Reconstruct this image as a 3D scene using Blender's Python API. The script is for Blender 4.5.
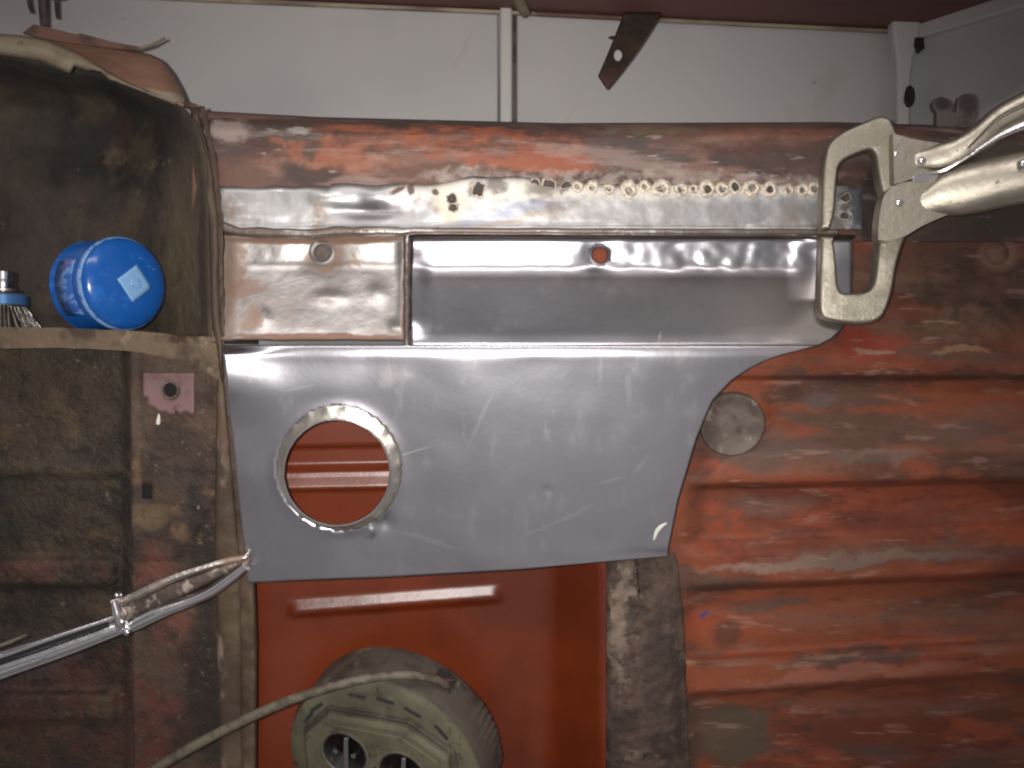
import bpy, bmesh, math, random
from mathutils import Vector, Matrix, noise as mn
from mathutils.geometry import tessellate_polygon
R = math.radians
random.seed(7)
scene = bpy.context.scene
for o in list(bpy.data.objects): bpy.data.objects.remove(o)

# ------------------------------------------------------------------ camera, world, lamps, exposure
CAMD = 0.9                                    # metres from the lens to the new steel sheet
cam_d = bpy.data.cameras.new('camera'); cam = bpy.data.objects.new('camera', cam_d)
scene.collection.objects.link(cam); scene.camera = cam
cam.location = (0, -CAMD, 0); cam.rotation_euler = (R(90), 0, 0)
cam_d.sensor_width = 36; cam_d.lens = 36*CAMD/1.024
cam_d.clip_start = 0.02; cam_d.clip_end = 50
cam_d.dof.use_dof = True; cam_d.dof.focus_distance = 0.92; cam_d.dof.aperture_fstop = 9

w = bpy.data.worlds.new('World'); scene.world = w; w.use_nodes = True
bg = w.node_tree.nodes['Background']
bg.inputs['Color'].default_value = (1.0, 0.95, 0.95, 1); bg.inputs['Strength'].default_value = 0.20
# dim cluttered workshop all around: soft uneven grey, no direction of its own
_wt = w.node_tree; _tc = _wt.nodes.new('ShaderNodeTexCoord'); _nz = _wt.nodes.new('ShaderNodeTexNoise')
_nz.inputs['Scale'].default_value = 2.6; _nz.inputs['Detail'].default_value = 3
_mr = _wt.nodes.new('ShaderNodeMapRange'); _mr.inputs['From Min'].default_value = .38; _mr.inputs['From Max'].default_value = .64
_mr.inputs['To Min'].default_value = .07; _mr.inputs['To Max'].default_value = .29
_wt.links.new(_tc.outputs['Generated'], _nz.inputs['Vector']); _wt.links.new(_nz.outputs['Fac'], _mr.inputs['Value'])
_wt.links.new(_mr.outputs['Result'], bg.inputs['Strength'])

def lamp(name, kind, loc, target, energy, color, **kw):
    d = bpy.data.lights.new(name, kind); d.energy = energy; d.color = color
    for k, v in kw.items(): setattr(d, k, v)
    o = bpy.data.objects.new(name, d); scene.collection.objects.link(o)
    o.location = loc
    o.rotation_euler = (Vector(target)-Vector(loc)).to_track_quat('-Z', 'Y').to_euler()
    return o
# the phone's own flash, just left of the lens
lamp('flash_lamp', 'SPOT', (-0.03, -0.905, 0.012), (-0.10, 0.0, 0.0), 33, (1.0, 0.965, 0.93),
     spot_size=R(83), spot_blend=1.0, shadow_soft_size=0.006)
# workshop tube light overhead behind the photographer
lamp('tube_lamp', 'AREA', (-0.15, -1.05, 1.05), (-0.1, 0.0, 0.1), 6.5, (1.0, 0.95, 0.93),
     shape='RECTANGLE', size=1.5, size_y=0.16)

scene.view_settings.view_transform = 'Standard'; scene.view_settings.look = 'None'
scene.view_settings.exposure = 0.25; scene.view_settings.gamma = 1.0
scene.view_settings.use_curve_mapping = False
scene.render.engine = 'CYCLES'
scene.cycles.filter_width = 2.2
scene.render.resolution_x = 1024; scene.render.resolution_y = 768

# ------------------------------------------------------------------ helpers
def P(px, py, y=0.0):
    """photo measurement at depth y (metres behind the steel sheet) -> point in the place"""
    y = y+lean(py)
    k = (CAMD+y)/900.0
    return Vector(((px-512)*k, y, (384-py)*k))
def lean(py): 
    t = max(0.0, py-352); return 0.24e-3*(t*t/14 if t < 7 else t-3.5)
def lin(v):
    v /= 255.0
    return v/12.92 if v <= 0.04045 else ((v+0.055)/1.055)**2.4
def col(r, g, b, e=1.0):
    return (min(.9, lin(r)/e), min(.9, lin(g)/e), min(.9, lin(b)/e), 1)
def sst(a, b, x):
    t = max(0, min(1, (x-a)/(b-a))); return t*t*(3-2*t)
def interp(tab, x):
    if x <= tab[0][0]: return tab[0][1]
    for (x0, y0), (x1, y1) in zip(tab, tab[1:]):
        if x <= x1: return y0+(y1-y0)*(x-x0)/(x1-x0)
    return tab[-1][1]
def nz(x, y, s, seed=0.0):
    return mn.noise(Vector((x/s, y/s, seed)))
def gauss(px, py, cx, cy, s, s2=None):
    s2 = s2 or s
    return math.exp(-((px-cx)/s)**2-((py-cy)/s2)**2)
def link(o, parent=None):
    scene.collection.objects.link(o)
    if parent is not None: o.parent = parent
    return o
def thing(name, label, cat, loc=(0, 0, 0), group=None):
    o = bpy.data.objects.new(name, None); link(o); o.location = loc
    o.empty_display_size = 0.02
    o['label'] = label; o['category'] = cat
    if group: o['group'] = group
    return o
def tag(o, label, cat, group=None):
    o['label'] = label; o['category'] = cat
    if group: o['group'] = group
    return o
def root_loc(p):
    l = Vector((0, 0, 0))
    while p is not None: l += p.location; p = p.parent
    return l
def mesh_obj(name, verts, faces, mat, parent=None, smooth=True, solid=0, bevel=0, bevseg=2, local=False, offset=-1, autosmooth=None):
    me = bpy.data.meshes.new(name)
    if not local:
        b = root_loc(parent); verts = [Vector(v)-b for v in verts]
    me.from_pydata([tuple(v) for v in verts], [], faces)
    me.update()
    for m in (mat if isinstance(mat, (list, tuple)) else [mat]): me.materials.append(m)
    if smooth:
        for p in me.polygons: p.use_smooth = True
    o = bpy.data.objects.new(name, me); link(o, parent)
    if autosmooth: me.set_sharp_from_angle(angle=R(autosmooth))
    if solid:
        m = o.modifiers.new('thick', 'SOLIDIFY'); m.thickness = solid; m.offset = offset
    if bevel:
        m = o.modifiers.new('bevel', 'BEVEL'); m.width = bevel; m.segments = bevseg; m.limit_method = 'ANGLE'; m.angle_limit = R(35)
        m.harden_normals = False
    return o
def rng(a, b, step, extra=()):
    n = max(1, round((b-a)/step)); l = [a+(b-a)*i/n for i in range(n+1)]
    for e in extra:
        i = min(range(1, len(l)-1), key=lambda k: abs(l[k]-e)); l[i] = e
    return l
def sheet(name, us, vs, f, mat, parent=None, holes=(), drop=None, solid=0.0012, **kw):
    """a pressed metal sheet: f(u,v) -> (px,py,depth); round holes are cut out"""
    verts, idx, uv = [], {}, []
    for j, v in enumerate(vs):
        for i, u in enumerate(us):
            uu, vv = u, v; dead = False
            for (hx, hy, hr) in holes:
                d = math.hypot(u-hx, v-hy)
                if d < hr: dead = True
            if dead: continue
            idx[i, j] = len(verts); uv.append((u, v)); verts.append(None)
    faces = []
    for j in range(len(vs)-1):
        for i in range(len(us)-1):
            if drop and drop((us[i]+us[i+1])/2, (vs[j]+vs[j+1])/2): continue
            q = [idx.get(k) for k in ((i, j), (i, j+1), (i+1, j+1), (i+1, j))]
            q = [a for a in q if a is not None]
            if len(q) >= 3: faces.append(q)
    if holes:
        cnt = {}
        for fc in faces:
            for a, b in zip(fc, fc[1:]+fc[:1]):
                e = (min(a, b), max(a, b)); cnt[e] = cnt.get(e, 0)+1
        bv = set(v for e, c_ in cnt.items() if c_ == 1 for v in e)
        for k in bv:
            u, v = uv[k]
            for (hx, hy, hr) in holes:
                d = math.hypot(u-hx, v-hy)
                if d < hr+1.6*max(us[1]-us[0], vs[1]-vs[0]): uv[k] = (hx+(u-hx)*hr/d, hy+(v-hy)*hr/d)
    for k, (u, v) in enumerate(uv): verts[k] = P(*f(u, v))
    used = sorted(set(v for fc in faces for v in fc)); mp = {o_: n for n, o_ in enumerate(used)}
    verts = [verts[k] for k in used]; faces = [[mp[v] for v in fc] for fc in faces]
    return mesh_obj(name, verts, faces, mat, parent, solid=solid, **kw)
def plate(name, outline, thick, mat, parent=None, bevel=0.001, bevseg=2, inner=None, depth=None, smooth=True):
    """extruded outline: outline = [(px,py)] or [(px,py,depth)], front face at depth, body goes back by thick"""
    bm = bmesh.new(); b = root_loc(parent)
    pts = []
    for p in outline:
        q = (p[0], p[1], p[2] if len(p) > 2 else depth)
        if not pts or math.hypot(q[0]-pts[-1][0], q[1]-pts[-1][1]) > .05: pts.append(q)
    if math.hypot(pts[0][0]-pts[-1][0], pts[0][1]-pts[-1][1]) < .05: pts.pop()
    n = len(pts)
    tris = tessellate_polygon([[Vector((p[0], p[1], 0)) for p in pts]])
    fr = [bm.verts.new(P(*p)-b) for p in pts]
    bk = [bm.verts.new(P(*p)-b+Vector((0, thick, 0))) for p in pts]
    for t_ in tris:
        try:
            bm.faces.new([fr[i] for i in t_]); bm.faces.new([bk[i] for i in reversed(t_)])
        except ValueError: pass
    for i in range(n): bm.faces.new([fr[i], bk[i], bk[(i+1) % n], fr[(i+1) % n]])
    bmesh.ops.recalc_face_normals(bm, faces=bm.faces)
    me = bpy.data.meshes.new(name); bm.to_mesh(me); bm.free()
    me.materials.append(mat)
    o = bpy.data.objects.new(name, me); link(o, parent)
    if smooth:
        for p in me.polygons: p.use_smooth = True
        me.set_sharp_from_angle(angle=R(40))
    if bevel:
        m = o.modifiers.new('bevel', 'BEVEL'); m.width = bevel; m.segments = bevseg; m.limit_method = 'ANGLE'; m.angle_limit = R(50)
    return o
def curve_pts(pts, n=8, closed=False):
    """Catmull-Rom through tuples"""
    out = []; N = len(pts)
    segs = N if closed else N-1
    for i in range(segs):
        g = lambda k: pts[k % N] if closed else pts[max(0, min(N-1, k))]
        p0, p1, p2, p3 = g(i-1), g(i), g(i+1), g(i+2)
        for s in range(n):
            t = s/n
            out.append(tuple(0.5*((2*b)+(-a+c)*t+(2*a-5*b+4*c-d)*t*t+(-a+3*b-3*c+d)*t**3) for a, b, c, d in zip(p0, p1, p2, p3)))
    if not closed: out.append(tuple(pts[-1]))
    return out
def sweep(name, pts, mat, parent=None, sec=14, power=2.0, closed=False, up=Vector((0, 1, 0)), world=False, caps=True, **kw):
    """pts: (px,py,depth,half_width_px,half_depth_m); a bar of rounded section along the points"""
    W = []
    for p in pts:
        if world: W.append((Vector(p[:3]), p[3], p[4]))
        else:
            W.append((P(p[0], p[1], p[2]), p[3]*(CAMD+p[2]+lean(p[1]))/900.0, p[4]))
    n = len(W); verts, faces = [], []
    for i, (c, a, b) in enumerate(W):
        if closed: t = W[(i+1) % n][0]-W[i-1][0]
        else: t = W[min(n-1, i+1)][0]-W[max(0, i-1)][0]
        t.normalize(); s = t.cross(up).normalized(); u = s.cross(t).normalized()
        for k in range(sec):
            th = 2*math.pi*k/sec; cx, sy = math.cos(th), math.sin(th)
            e = 2.0/power
            verts.append(c+s*(a*math.copysign(abs(cx)**e, cx))+u*(b*math.copysign(abs(sy)**e, sy)))
    for i in range(n if closed else n-1):
        for k in range(sec):
            a = i*sec+k; b_ = i*sec+(k+1) % sec; c_ = ((i+1) % n)*sec+(k+1) % sec; d = ((i+1) % n)*sec+k
            faces.append([a, d, c_, b_])
    if not closed and caps:
        faces.append([k for k in range(sec)]); faces.append([(n-1)*sec+k for k in reversed(range(sec))])
    o = mesh_obj(name, verts, faces, mat, parent, autosmooth=50, **kw)
    bm = bmesh.new(); bm.from_mesh(o.data); bmesh.ops.recalc_face_normals(bm, faces=bm.faces); bm.to_mesh(o.data); bm.free()
    return o
def rbar(name, pts, mat, parent=None, rad=.003, **kw):
    """flat bar with rounded corners: pts (px,py,depth,half_width_px,half_depth_m)"""
    W = [(P(p[0], p[1], p[2]), p[3]*(CAMD+p[2]+lean(p[1]))/900.0, p[4]) for p in pts]
    verts, faces, na = [], [], 4; sec = 4*(na+1); n = len(W)
    for i, (c, a, b) in enumerate(W):
        t = (W[min(n-1, i+1)][0]-W[max(0, i-1)][0]); t.y *= .3; t.normalize()
        sd = t.cross(Vector((0, 1, 0))).normalized(); r = min(rad, a*.8, b*.8)
        for q in range(4):
            cx, cy = ((1, 1), (-1, 1), (-1, -1), (1, -1))[q]
            for k in range(na+1):
                th = math.pi/2*(q+k/na)
                verts.append(c+sd*(cx*(a-r)+r*math.cos(th))+Vector((0, cy*(b-r)+r*math.sin(th), 0)))
    for i in range(n-1):
        for k in range(sec): faces.append([i*sec+k, (i+1)*sec+k, (i+1)*sec+(k+1) % sec, i*sec+(k+1) % sec])
    faces.append(list(range(sec))); faces.append([(n-1)*sec+k for k in reversed(range(sec))])
    o = mesh_obj(name, verts, faces, mat, parent, **kw)
    bm = bmesh.new(); bm.from_mesh(o.data); bmesh.ops.recalc_face_normals(bm, faces=bm.faces); bm.to_mesh(o.data); bm.free()
    wn = o.modifiers.new('normals', 'WEIGHTED_NORMAL'); wn.weight = 90
    return o
def lathe(name, prof, mat, parent=None, n=48, M=None, cap=True, **kw):
    """prof: (radius, height) turned about local -Y (towards the viewer); mats: material index for each band"""
    verts, faces = [], []
    M = M or Matrix()
    for (r, h) in prof:
        for k in range(n):
            a = 2*math.pi*k/n
            verts.append(M @ Vector((r*math.cos(a), -h, r*math.sin(a))))
    for i in range(len(prof)-1):
        for k in range(n):
            faces.append([i*n+k, (i+1)*n+k, (i+1)*n+(k+1) % n, i*n+(k+1) % n])
    if cap and prof[-1][0] > 1e-6: faces.append([(len(prof)-1)*n+k for k in range(n)])
    if cap and prof[0][0] > 1e-6: faces.append([k for k in reversed(range(n))])
    o = mesh_obj(name, verts, faces, mat, parent, autosmooth=kw.pop('autosmooth', 40), **kw)
    bm = bmesh.new(); bm.from_mesh(o.data); bmesh.ops.remove_doubles(bm, verts=bm.verts, dist=1e-6)
    bmesh.ops.recalc_face_normals(bm, faces=bm.faces); bm.to_mesh(o.data); bm.free()
    return o

# ------------------------------------------------------------------ procedural materials
class Mat:
    def __init__(s, name, color, rough=0.6, metal=0.0, spec=0.5, local=False):
        s.m = bpy.data.materials.new(name); s.m.use_nodes = True
        s.nt = s.m.node_tree; s.N = s.nt.nodes; s.L = s.nt.links
        s.bsdf = s.N['Principled BSDF']
        s.bsdf.inputs['Specular IOR Level'].default_value = spec
        if local:
            tc = s.N.new('ShaderNodeTexCoord'); s.pos = tc.outputs['Object']
        else:
            g = s.N.new('ShaderNodeNewGeometry'); s.pos = g.outputs['Position']
        s.c = s.rgb(color); s.r = s.val(rough); s.me = s.val(metal); s.sep = None; s.dist = {}
        s.height = None
    def rgb(s, c):
        n = s.N.new('ShaderNodeRGB'); n.outputs[0].default_value = c; return n.outputs[0]
    def val(s, v):
        n = s.N.new('ShaderNodeValue'); n.outputs[0].default_value = v; return n.outputs[0]
    def math(s, op, a, b=None, c=None, clamp=False):
        n = s.N.new('ShaderNodeMath'); n.operation = op; n.use_clamp = clamp
        for i, x in enumerate((a, b, c)):
            if x is None: continue
            if isinstance(x, (int, float)): n.inputs[i].default_value = x
            else: s.L.new(x, n.inputs[i])
        return n.outputs[0]
    def vmath(s, op, a, b):
        n = s.N.new('ShaderNodeVectorMath'); n.operation = op
        for i, x in enumerate((a, b)):
            if isinstance(x, (tuple, list, Vector)): n.inputs[i].default_value = tuple(x)
            else: s.L.new(x, n.inputs[i])
        return n.outputs[0]
    def noise(s, scale, detail=4, rough=0.6, stretch=(1, 1, 1), seed=0, out='Fac', pos=None):
        p = s.vmath('MULTIPLY', pos or s.pos, stretch)
        p = s.vmath('ADD', p, (seed*1.37, seed*0.71, seed*2.13))
        n = s.N.new('ShaderNodeTexNoise'); n.inputs['Scale'].default_value = scale
        n.inputs['Detail'].default_value = detail; n.inputs['Roughness'].default_value = rough
        s.L.new(p, n.inputs['Vector']); return n.outputs[out]
    def ramp(s, x, lo, hi):
        n = s.N.new('ShaderNodeMapRange'); n.interpolation_type = 'SMOOTHSTEP'
        n.inputs['From Min'].default_value = lo; n.inputs['From Max'].default_value = hi
        if hasattr(x, 'links') or not isinstance(x, (int, float)): s.L.new(x, n.inputs['Value'])
        return n.outputs['Result']
    def distorted(s, amt, scale):
        scale = 18 if scale <= 26 else (40 if scale <= 50 else 90)
        if scale not in s.dist:
            s.dist[scale] = s.vmath('SUBTRACT', s.noise(scale, 4, 0.65, seed=3.3, out='Color'), (0.5, 0.5, 0.5))
        k = (amt, scale)
        if k not in s.dist:
            s.dist[k] = s.vmath('ADD', s.pos, s.vmath('MULTIPLY', s.dist[scale], (amt*2, amt*2, amt*2)))
        return s.dist[k]
    def mixc(s, a, b, f):
        n = s.N.new('ShaderNodeMix'); n.data_type = 'RGBA'; s.L.new(f, n.inputs['Factor'])
        s.L.new(a, n.inputs['A'])
        if isinstance(b, tuple): n.inputs['B'].default_value = b
        else: s.L.new(b, n.inputs['B'])
        return [o for o in n.outputs if o.type == 'RGBA'][0]
    def mixf(s, a, b, f):
        n = s.N.new('ShaderNodeMix'); n.data_type = 'FLOAT'; s.L.new(f, n.inputs['Factor'])
        s.L.new(a, n.inputs['A']); n.inputs['B'].default_value = b
        return [o for o in n.outputs if o.type == 'VALUE'][0]
    def put(s, mask, color=None, rough=None, metal=None, k=1.0):
        if k != 1.0: mask = s.math('MULTIPLY', mask, k)
        if color is not None: s.c = s.mixc(s.c, color, mask)
        if rough is not None: s.r = s.mixf(s.r, rough, mask)
        if metal is not None: s.me = s.mixf(s.me, metal, mask)
        return s
    def speck(s, color, scale, lo, hi, rough=None, metal=None, k=1.0, stretch=(1, 1, 1), seed=0, detail=3, nr=0.65):
        return s.put(s.ramp(s.noise(scale, detail, nr, stretch, seed), lo, hi), color, rough, metal, k)
    def blob_mask(s, px, py, rx, ry, y=0.03, rot=0, soft=0.35, amt=0.012, scale=22):
        c = P(px, py, y); q = (CAMD+y)/900.0
        d = s.vmath('SUBTRACT', s.distorted(amt, scale) if amt else s.pos, (c.x, c.y, c.z))
        n = s.N.new('ShaderNodeSeparateXYZ'); s.L.new(d, n.inputs[0]); X, Z = n.outputs['X'], n.outputs['Z']
        if rot:
            ca, sa = math.cos(R(rot)), math.sin(R(rot))
            X2 = s.math('ADD', s.math('MULTIPLY', X, ca), s.math('MULTIPLY', Z, sa))
            Z = s.math('SUBTRACT', s.math('MULTIPLY', Z, ca), s.math('MULTIPLY', X, sa)); X = X2
        a = s.math('DIVIDE', X, rx*q); b = s.math('DIVIDE', Z, ry*q)
        r = s.math('SQRT', s.math('ADD', s.math('MULTIPLY', a, a), s.math('MULTIPLY', b, b)))
        return s.ramp(r, 1.0+soft, 1.0-soft)
    def blob(s, color, px, py, rx, ry, rough=None, metal=None, k=1.0, brk=0.0, brks=60, **kw):
        m = s.blob_mask(px, py, rx, ry, **kw)
        if brk:
            m = s.math('MULTIPLY', m, s.ramp(s.noise(brks, 4, 0.6, seed=px*0.01), 0.5-brk, 0.5+0.12))
        return s.put(m, color, rough, metal, k)
    def bump(s, scale, dist, detail=2, stretch=(1, 1, 1), seed=9, nr=0.6):
        h = s.math('MULTIPLY', s.noise(scale, detail, nr, stretch, seed), dist)
        s.height = h if s.height is None else s.math('ADD', s.height, h); return s
    def done(s, strength=1.0):
        s.L.new(s.c, s.bsdf.inputs['Base Color']); s.L.new(s.r, s.bsdf.inputs['Roughness']); s.L.new(s.me, s.bsdf.inputs['Metallic'])
        if s.height is not None:
            b = s.N.new('ShaderNodeBump'); b.inputs['Distance'].default_value = 1.0; b.inputs['Strength'].default_value = strength
            s.L.new(s.height, b.inputs['Height']); s.L.new(b.outputs['Normal'], s.bsdf.inputs['Normal'])
        return s.m
#--MATERIALS--
# new cold-rolled sheet steel
m = Mat('bare_sheet_steel', (.57, .555, .595, 1), .275, 1.0)
m.speck((.48, .465, .505, 1), 5, .40, .65, rough=.32, seed=1)
m.speck((.60, .585, .60, 1), 60, .55, .75, rough=.34, stretch=(1, 1, .25), seed=2, k=.6)
m.speck((.44, .40, .39, 1), 14, .60, .76, rough=.42, seed=4, k=.5)
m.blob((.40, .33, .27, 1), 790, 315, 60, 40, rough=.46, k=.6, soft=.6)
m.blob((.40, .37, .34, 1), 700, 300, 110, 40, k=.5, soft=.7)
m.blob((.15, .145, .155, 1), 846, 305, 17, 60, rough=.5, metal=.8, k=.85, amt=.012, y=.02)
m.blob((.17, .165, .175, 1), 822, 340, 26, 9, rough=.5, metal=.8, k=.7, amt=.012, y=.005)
m.blob((.34, .31, .29, 1), 780, 335, 45, 7, rough=.55, k=.8)
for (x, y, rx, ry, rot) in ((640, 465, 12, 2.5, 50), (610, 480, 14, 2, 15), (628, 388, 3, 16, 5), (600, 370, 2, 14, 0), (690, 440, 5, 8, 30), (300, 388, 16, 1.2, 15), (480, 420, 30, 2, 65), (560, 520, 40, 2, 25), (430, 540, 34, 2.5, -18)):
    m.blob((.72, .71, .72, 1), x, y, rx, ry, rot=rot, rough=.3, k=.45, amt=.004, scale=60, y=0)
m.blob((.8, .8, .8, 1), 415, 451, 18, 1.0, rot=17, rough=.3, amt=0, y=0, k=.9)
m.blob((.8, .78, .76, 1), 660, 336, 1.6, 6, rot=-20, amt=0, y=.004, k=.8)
m.bump(220, .00005).bump(26, .0002, 2)
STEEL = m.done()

m = Mat('bright_collar', (.74, .69, .62, 1), .30, 1.0); m.speck((.5, .45, .38, 1), 60, .5, .66, rough=.42); m.bump(120, .0003); COLLAR = m.done()
m = Mat('ground_steel', (.44, .43, .43, 1), .48, .9)
m.speck((.30, .24, .20, 1), 24, .52, .70, rough=.6, metal=.6, seed=5)
m.speck((.58, .56, .54, 1), 55, .52, .70, rough=.36, seed=6, stretch=(.4, 1, 1))
m.bump(180, .0002).bump(45, .0002, 2)
m.blob((.62, .57, .49, 1), 630, 188, 215, 11, rough=.6, metal=.2, brk=.3, brks=90, amt=.014, scale=70, soft=.4)
m.blob((.26, .25, .25, 1), 690, 212, 170, 12, rough=.5, k=.5, amt=.02, scale=40)
m.blob((.66, .59, .48, 1), 450, 200, 15, 24, rough=.6, metal=.25, amt=.01, scale=40, k=.85)
m.blob((.68, .64, .57, 1), 495, 191, 56, 12, rough=.5, metal=.35, amt=.02, scale=40, k=.75)
m.blob((.24, .26, .38, 1), 505, 213, 55, 5, rot=14, metal=1, amt=.012, scale=40, k=.5, soft=.8)
m.blob((.34, .25, .17, 1), 525, 217, 55, 3.5, rot=12, metal=.9, amt=.012, scale=40, k=.5, soft=.8)
m.blob((.28, .26, .27, 1), 365, 212, 36, 9, rough=.45, k=.8, amt=.01)
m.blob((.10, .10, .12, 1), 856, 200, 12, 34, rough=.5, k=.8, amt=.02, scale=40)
m.blob((.6, .58, .54, 1), 846, 214, 9, 16, rough=.5, metal=.3, k=.8, amt=.02, scale=90, brk=.1, brks=150)
for (x_, y_, r_) in ((478, 190, 9), (497, 184, 10), (541, 187, 14), (566, 187, 7), (452, 205, 6), (629, 191, 5), (735, 189, 6), (770, 192, 6)):
    m.blob((.13, .10, .085, 1), x_, y_, r_, r_*.7, rough=.7, metal=.2, amt=.012, scale=90, k=.75, soft=.5)
m.blob((.16, .15, .16, 1), 560, 205, 40, 5, rot=10, metal=.8, amt=.016, scale=40, k=.5, soft=.8)
m.blob((.16, .10, .08, 1), 398, 190, 8, 3, rot=30, rough=.8, metal=0, amt=.005, scale=120)
m.blob((.16, .10, .08, 1), 411, 189, 3, 6, rough=.8, metal=0, amt=.005, scale=120)
m.blob((.14, .09, .07, 1), 435, 192, 3.5, 3.5, rough=.8, metal=0, amt=.003, scale=120)
GROUND = m.done()
m = Mat('weld_nugget', (.30, .26, .23, 1), .45, .7, local=True); m.speck((.10, .08, .07, 1), 320, .46, .60, rough=.6); m.bump(500, .0005); NUGGET = m.done()

m = Mat('weld_oxide', (.66, .57, .44, 1), .55, .35, local=True)
m.speck((.34, .30, .28, 1), 300, .48, .62, rough=.6, seed=1); m.bump(500, .0004)
WELD = m.done()
m = Mat('weld_pit', (.05, .036, .03, 1), .7, 0, local=True); m.speck((.16, .13, .11, 1), 400, .5, .7, k=.6); PIT = m.done()

m = Mat('rusty_sheet', (.56, .525, .505, 1), .40, 1.0)
m.speck((.36, .28, .23, 1), 20, .50, .66, rough=.5, metal=.8, seed=11, k=.4, detail=5)
m.blob((.30, .20, .15, 1), 226, 280, 16, 60, rough=.65, metal=.3, amt=.025, scale=40, k=.85)
m.blob((.28, .18, .14, 1), 243, 286, 20, 9, rough=.65, metal=.3, amt=.02, scale=40, k=.8)
m.blob((.28, .18, .13, 1), 322, 254, 19, 16, rough=.6, metal=.4, amt=.016, scale=40, k=.85)
m.blob((.34, .22, .14, 1), 348, 254, 9, 11, rough=.6, metal=.4, amt=.03, scale=60, k=.7, brk=.1, brks=150)
m.blob((.22, .13, .09, 1), 318, 237, 100, 5, rough=.75, metal=.1, amt=.006)
m.blob((.24, .14, .10, 1), 320, 338, 100, 3.5, rough=.75, metal=.1, amt=.008)
m.blob((.24, .14, .10, 1), 407, 290, 5, 60, rough=.75, metal=.1, amt=.008)
m.blob((.32, .20, .14, 1), 252, 320, 10, 14, rough=.7, metal=.2, amt=.02, scale=40, k=.75)
m.bump(120, .0003).bump(40, .0002, 3)
RUSTY = m.done()

m = Mat('seam_steel', (.17, .135, .115, 1), .5, .7)
m.speck((.34, .31, .29, 1), 40, .50, .68, rough=.4, metal=1, stretch=(.5, 1, 1.4)); m.bump(150, .0008)
SEAM = m.done()

# top rail: old paint sanded through to red primer and grey
m = Mat('sanded_primer', col(118, 86, 74, 1.32), .62)
m.speck(col(86, 66, 60, 1.32), 11, .42, .58, seed=21, stretch=(.4, 1, 1.3), detail=6)
m.speck(col(146, 112, 98, 1.32), 18, .54, .64, seed=23, stretch=(.35, 1, 1.3), k=.8, detail=6)
OR = col(166, 96, 70, 1.32)
m.blob(OR, 500, 146, 105, 24, rot=-8, amt=.035, scale=16, y=.045, soft=.15, brk=.16, brks=40)
m.blob(OR, 560, 165, 42, 12, amt=.025, scale=20, y=.045, soft=.15)
m.blob(col(160, 98, 74, 1.32), 345, 148, 75, 26, amt=.035, scale=16, y=.045, soft=.2, brk=.16, brks=40)
m.blob(col(176, 128, 106, 1.32), 330, 165, 80, 8, amt=.02, y=.04, k=.6, brk=.15)
m.speck(col(90, 64, 54, 1.32), 22, .56, .64, seed=28, stretch=(.3, 1, 1.5), detail=6, k=.75)
m.blob(col(92, 80, 74, 1.32), 262, 130, 62, 8, rot=-4, amt=.02, scale=40, y=.05, soft=.2)
m.blob(col(176, 168, 160, 1.32), 297, 128, 13, 4.5, amt=.01, scale=40, y=.05, rough=.4)
m.blob(col(168, 150, 140, 1.32), 226, 130, 22, 15, amt=.022, scale=40, y=.05, k=.8)
m.blob(col(74, 60, 54, 1.32), 310, 173, 32, 11, amt=.024, y=.04, k=.9)
m.blob(col(92, 84, 80, 1.32), 630, 150, 55, 22, amt=.035, y=.045, k=.85, brk=.2)
m.blob(col(132, 118, 98, 1.32), 640, 128, 60, 8, amt=.014, y=.06, k=.7, brk=.2)
m.blob(col(160, 104, 86, 1.32), 770, 132, 60, 10, amt=.025, y=.05, k=.8, brk=.15)
m.blob(col(100, 70, 58, 1.32), 755, 150, 70, 9, amt=.03, y=.05, k=.8, brk=.2)
m.blob(col(184, 168, 156, 1.32), 640, 178, 200, 7, amt=.02, scale=40, y=.04, k=.75, brk=.15)
m.blob(col(190, 178, 168, 1.32), 470, 176, 40, 10, amt=.025, scale=40, y=.04, k=.7, brk=.15)
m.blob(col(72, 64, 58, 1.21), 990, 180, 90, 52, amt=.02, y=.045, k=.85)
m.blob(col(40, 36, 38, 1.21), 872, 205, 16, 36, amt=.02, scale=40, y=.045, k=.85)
m.speck(col(176, 150, 140, 1.21), 14, .56, .66, seed=27, stretch=(.3, 1, 1.6), k=.55, detail=6)
m.speck(col(200, 188, 178, 1.21), 110, .64, .72, seed=25, stretch=(.25, 1, 1), k=.4)
m.bump(130, .0005).bump(22, .001, 3)
RAIL = m.done()

# ribbed floor panel: red primer with grey filler and dirt
m = Mat('scuffed_red_primer', col(154, 84, 56, 1.39), .7, spec=.3)
m.speck(col(122, 64, 48, 1.39), 7, .42, .60, seed=31, stretch=(.5, 1, 1), detail=6)
m.speck(col(168, 84, 56, 1.39), 14, .52, .62, seed=32, stretch=(.4, 1, 1.2), k=.8, detail=6)
m.speck(col(100, 78, 68, 1.39), 11, .54, .62, seed=33, stretch=(.35, 1, 1.4), k=.85, detail=6)
m.speck(col(84, 58, 48, 1.39), 40, .56, .66, seed=36, stretch=(.4, 1, 1.3), k=.6, detail=5)
m.speck(col(150, 112, 96, 1.39), 26, .58, .68, seed=34, stretch=(.22, 1, 1.5), k=.6, detail=6)
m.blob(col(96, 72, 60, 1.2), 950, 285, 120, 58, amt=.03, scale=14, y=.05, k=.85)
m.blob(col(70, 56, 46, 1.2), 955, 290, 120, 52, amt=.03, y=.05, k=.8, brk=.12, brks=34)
m.blob(col(150, 118, 98, 1.12), 998, 254, 18, 16, amt=.006, y=.06, k=.7)
m.blob(col(140, 104, 84, 1.2), 950, 300, 120, 40, amt=.03, y=.05, k=.35, brk=.05, brks=50)
m.blob(col(122, 62, 46, 1.39), 900, 310, 40, 12, amt=.02, scale=20, y=.05, k=.7)
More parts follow.
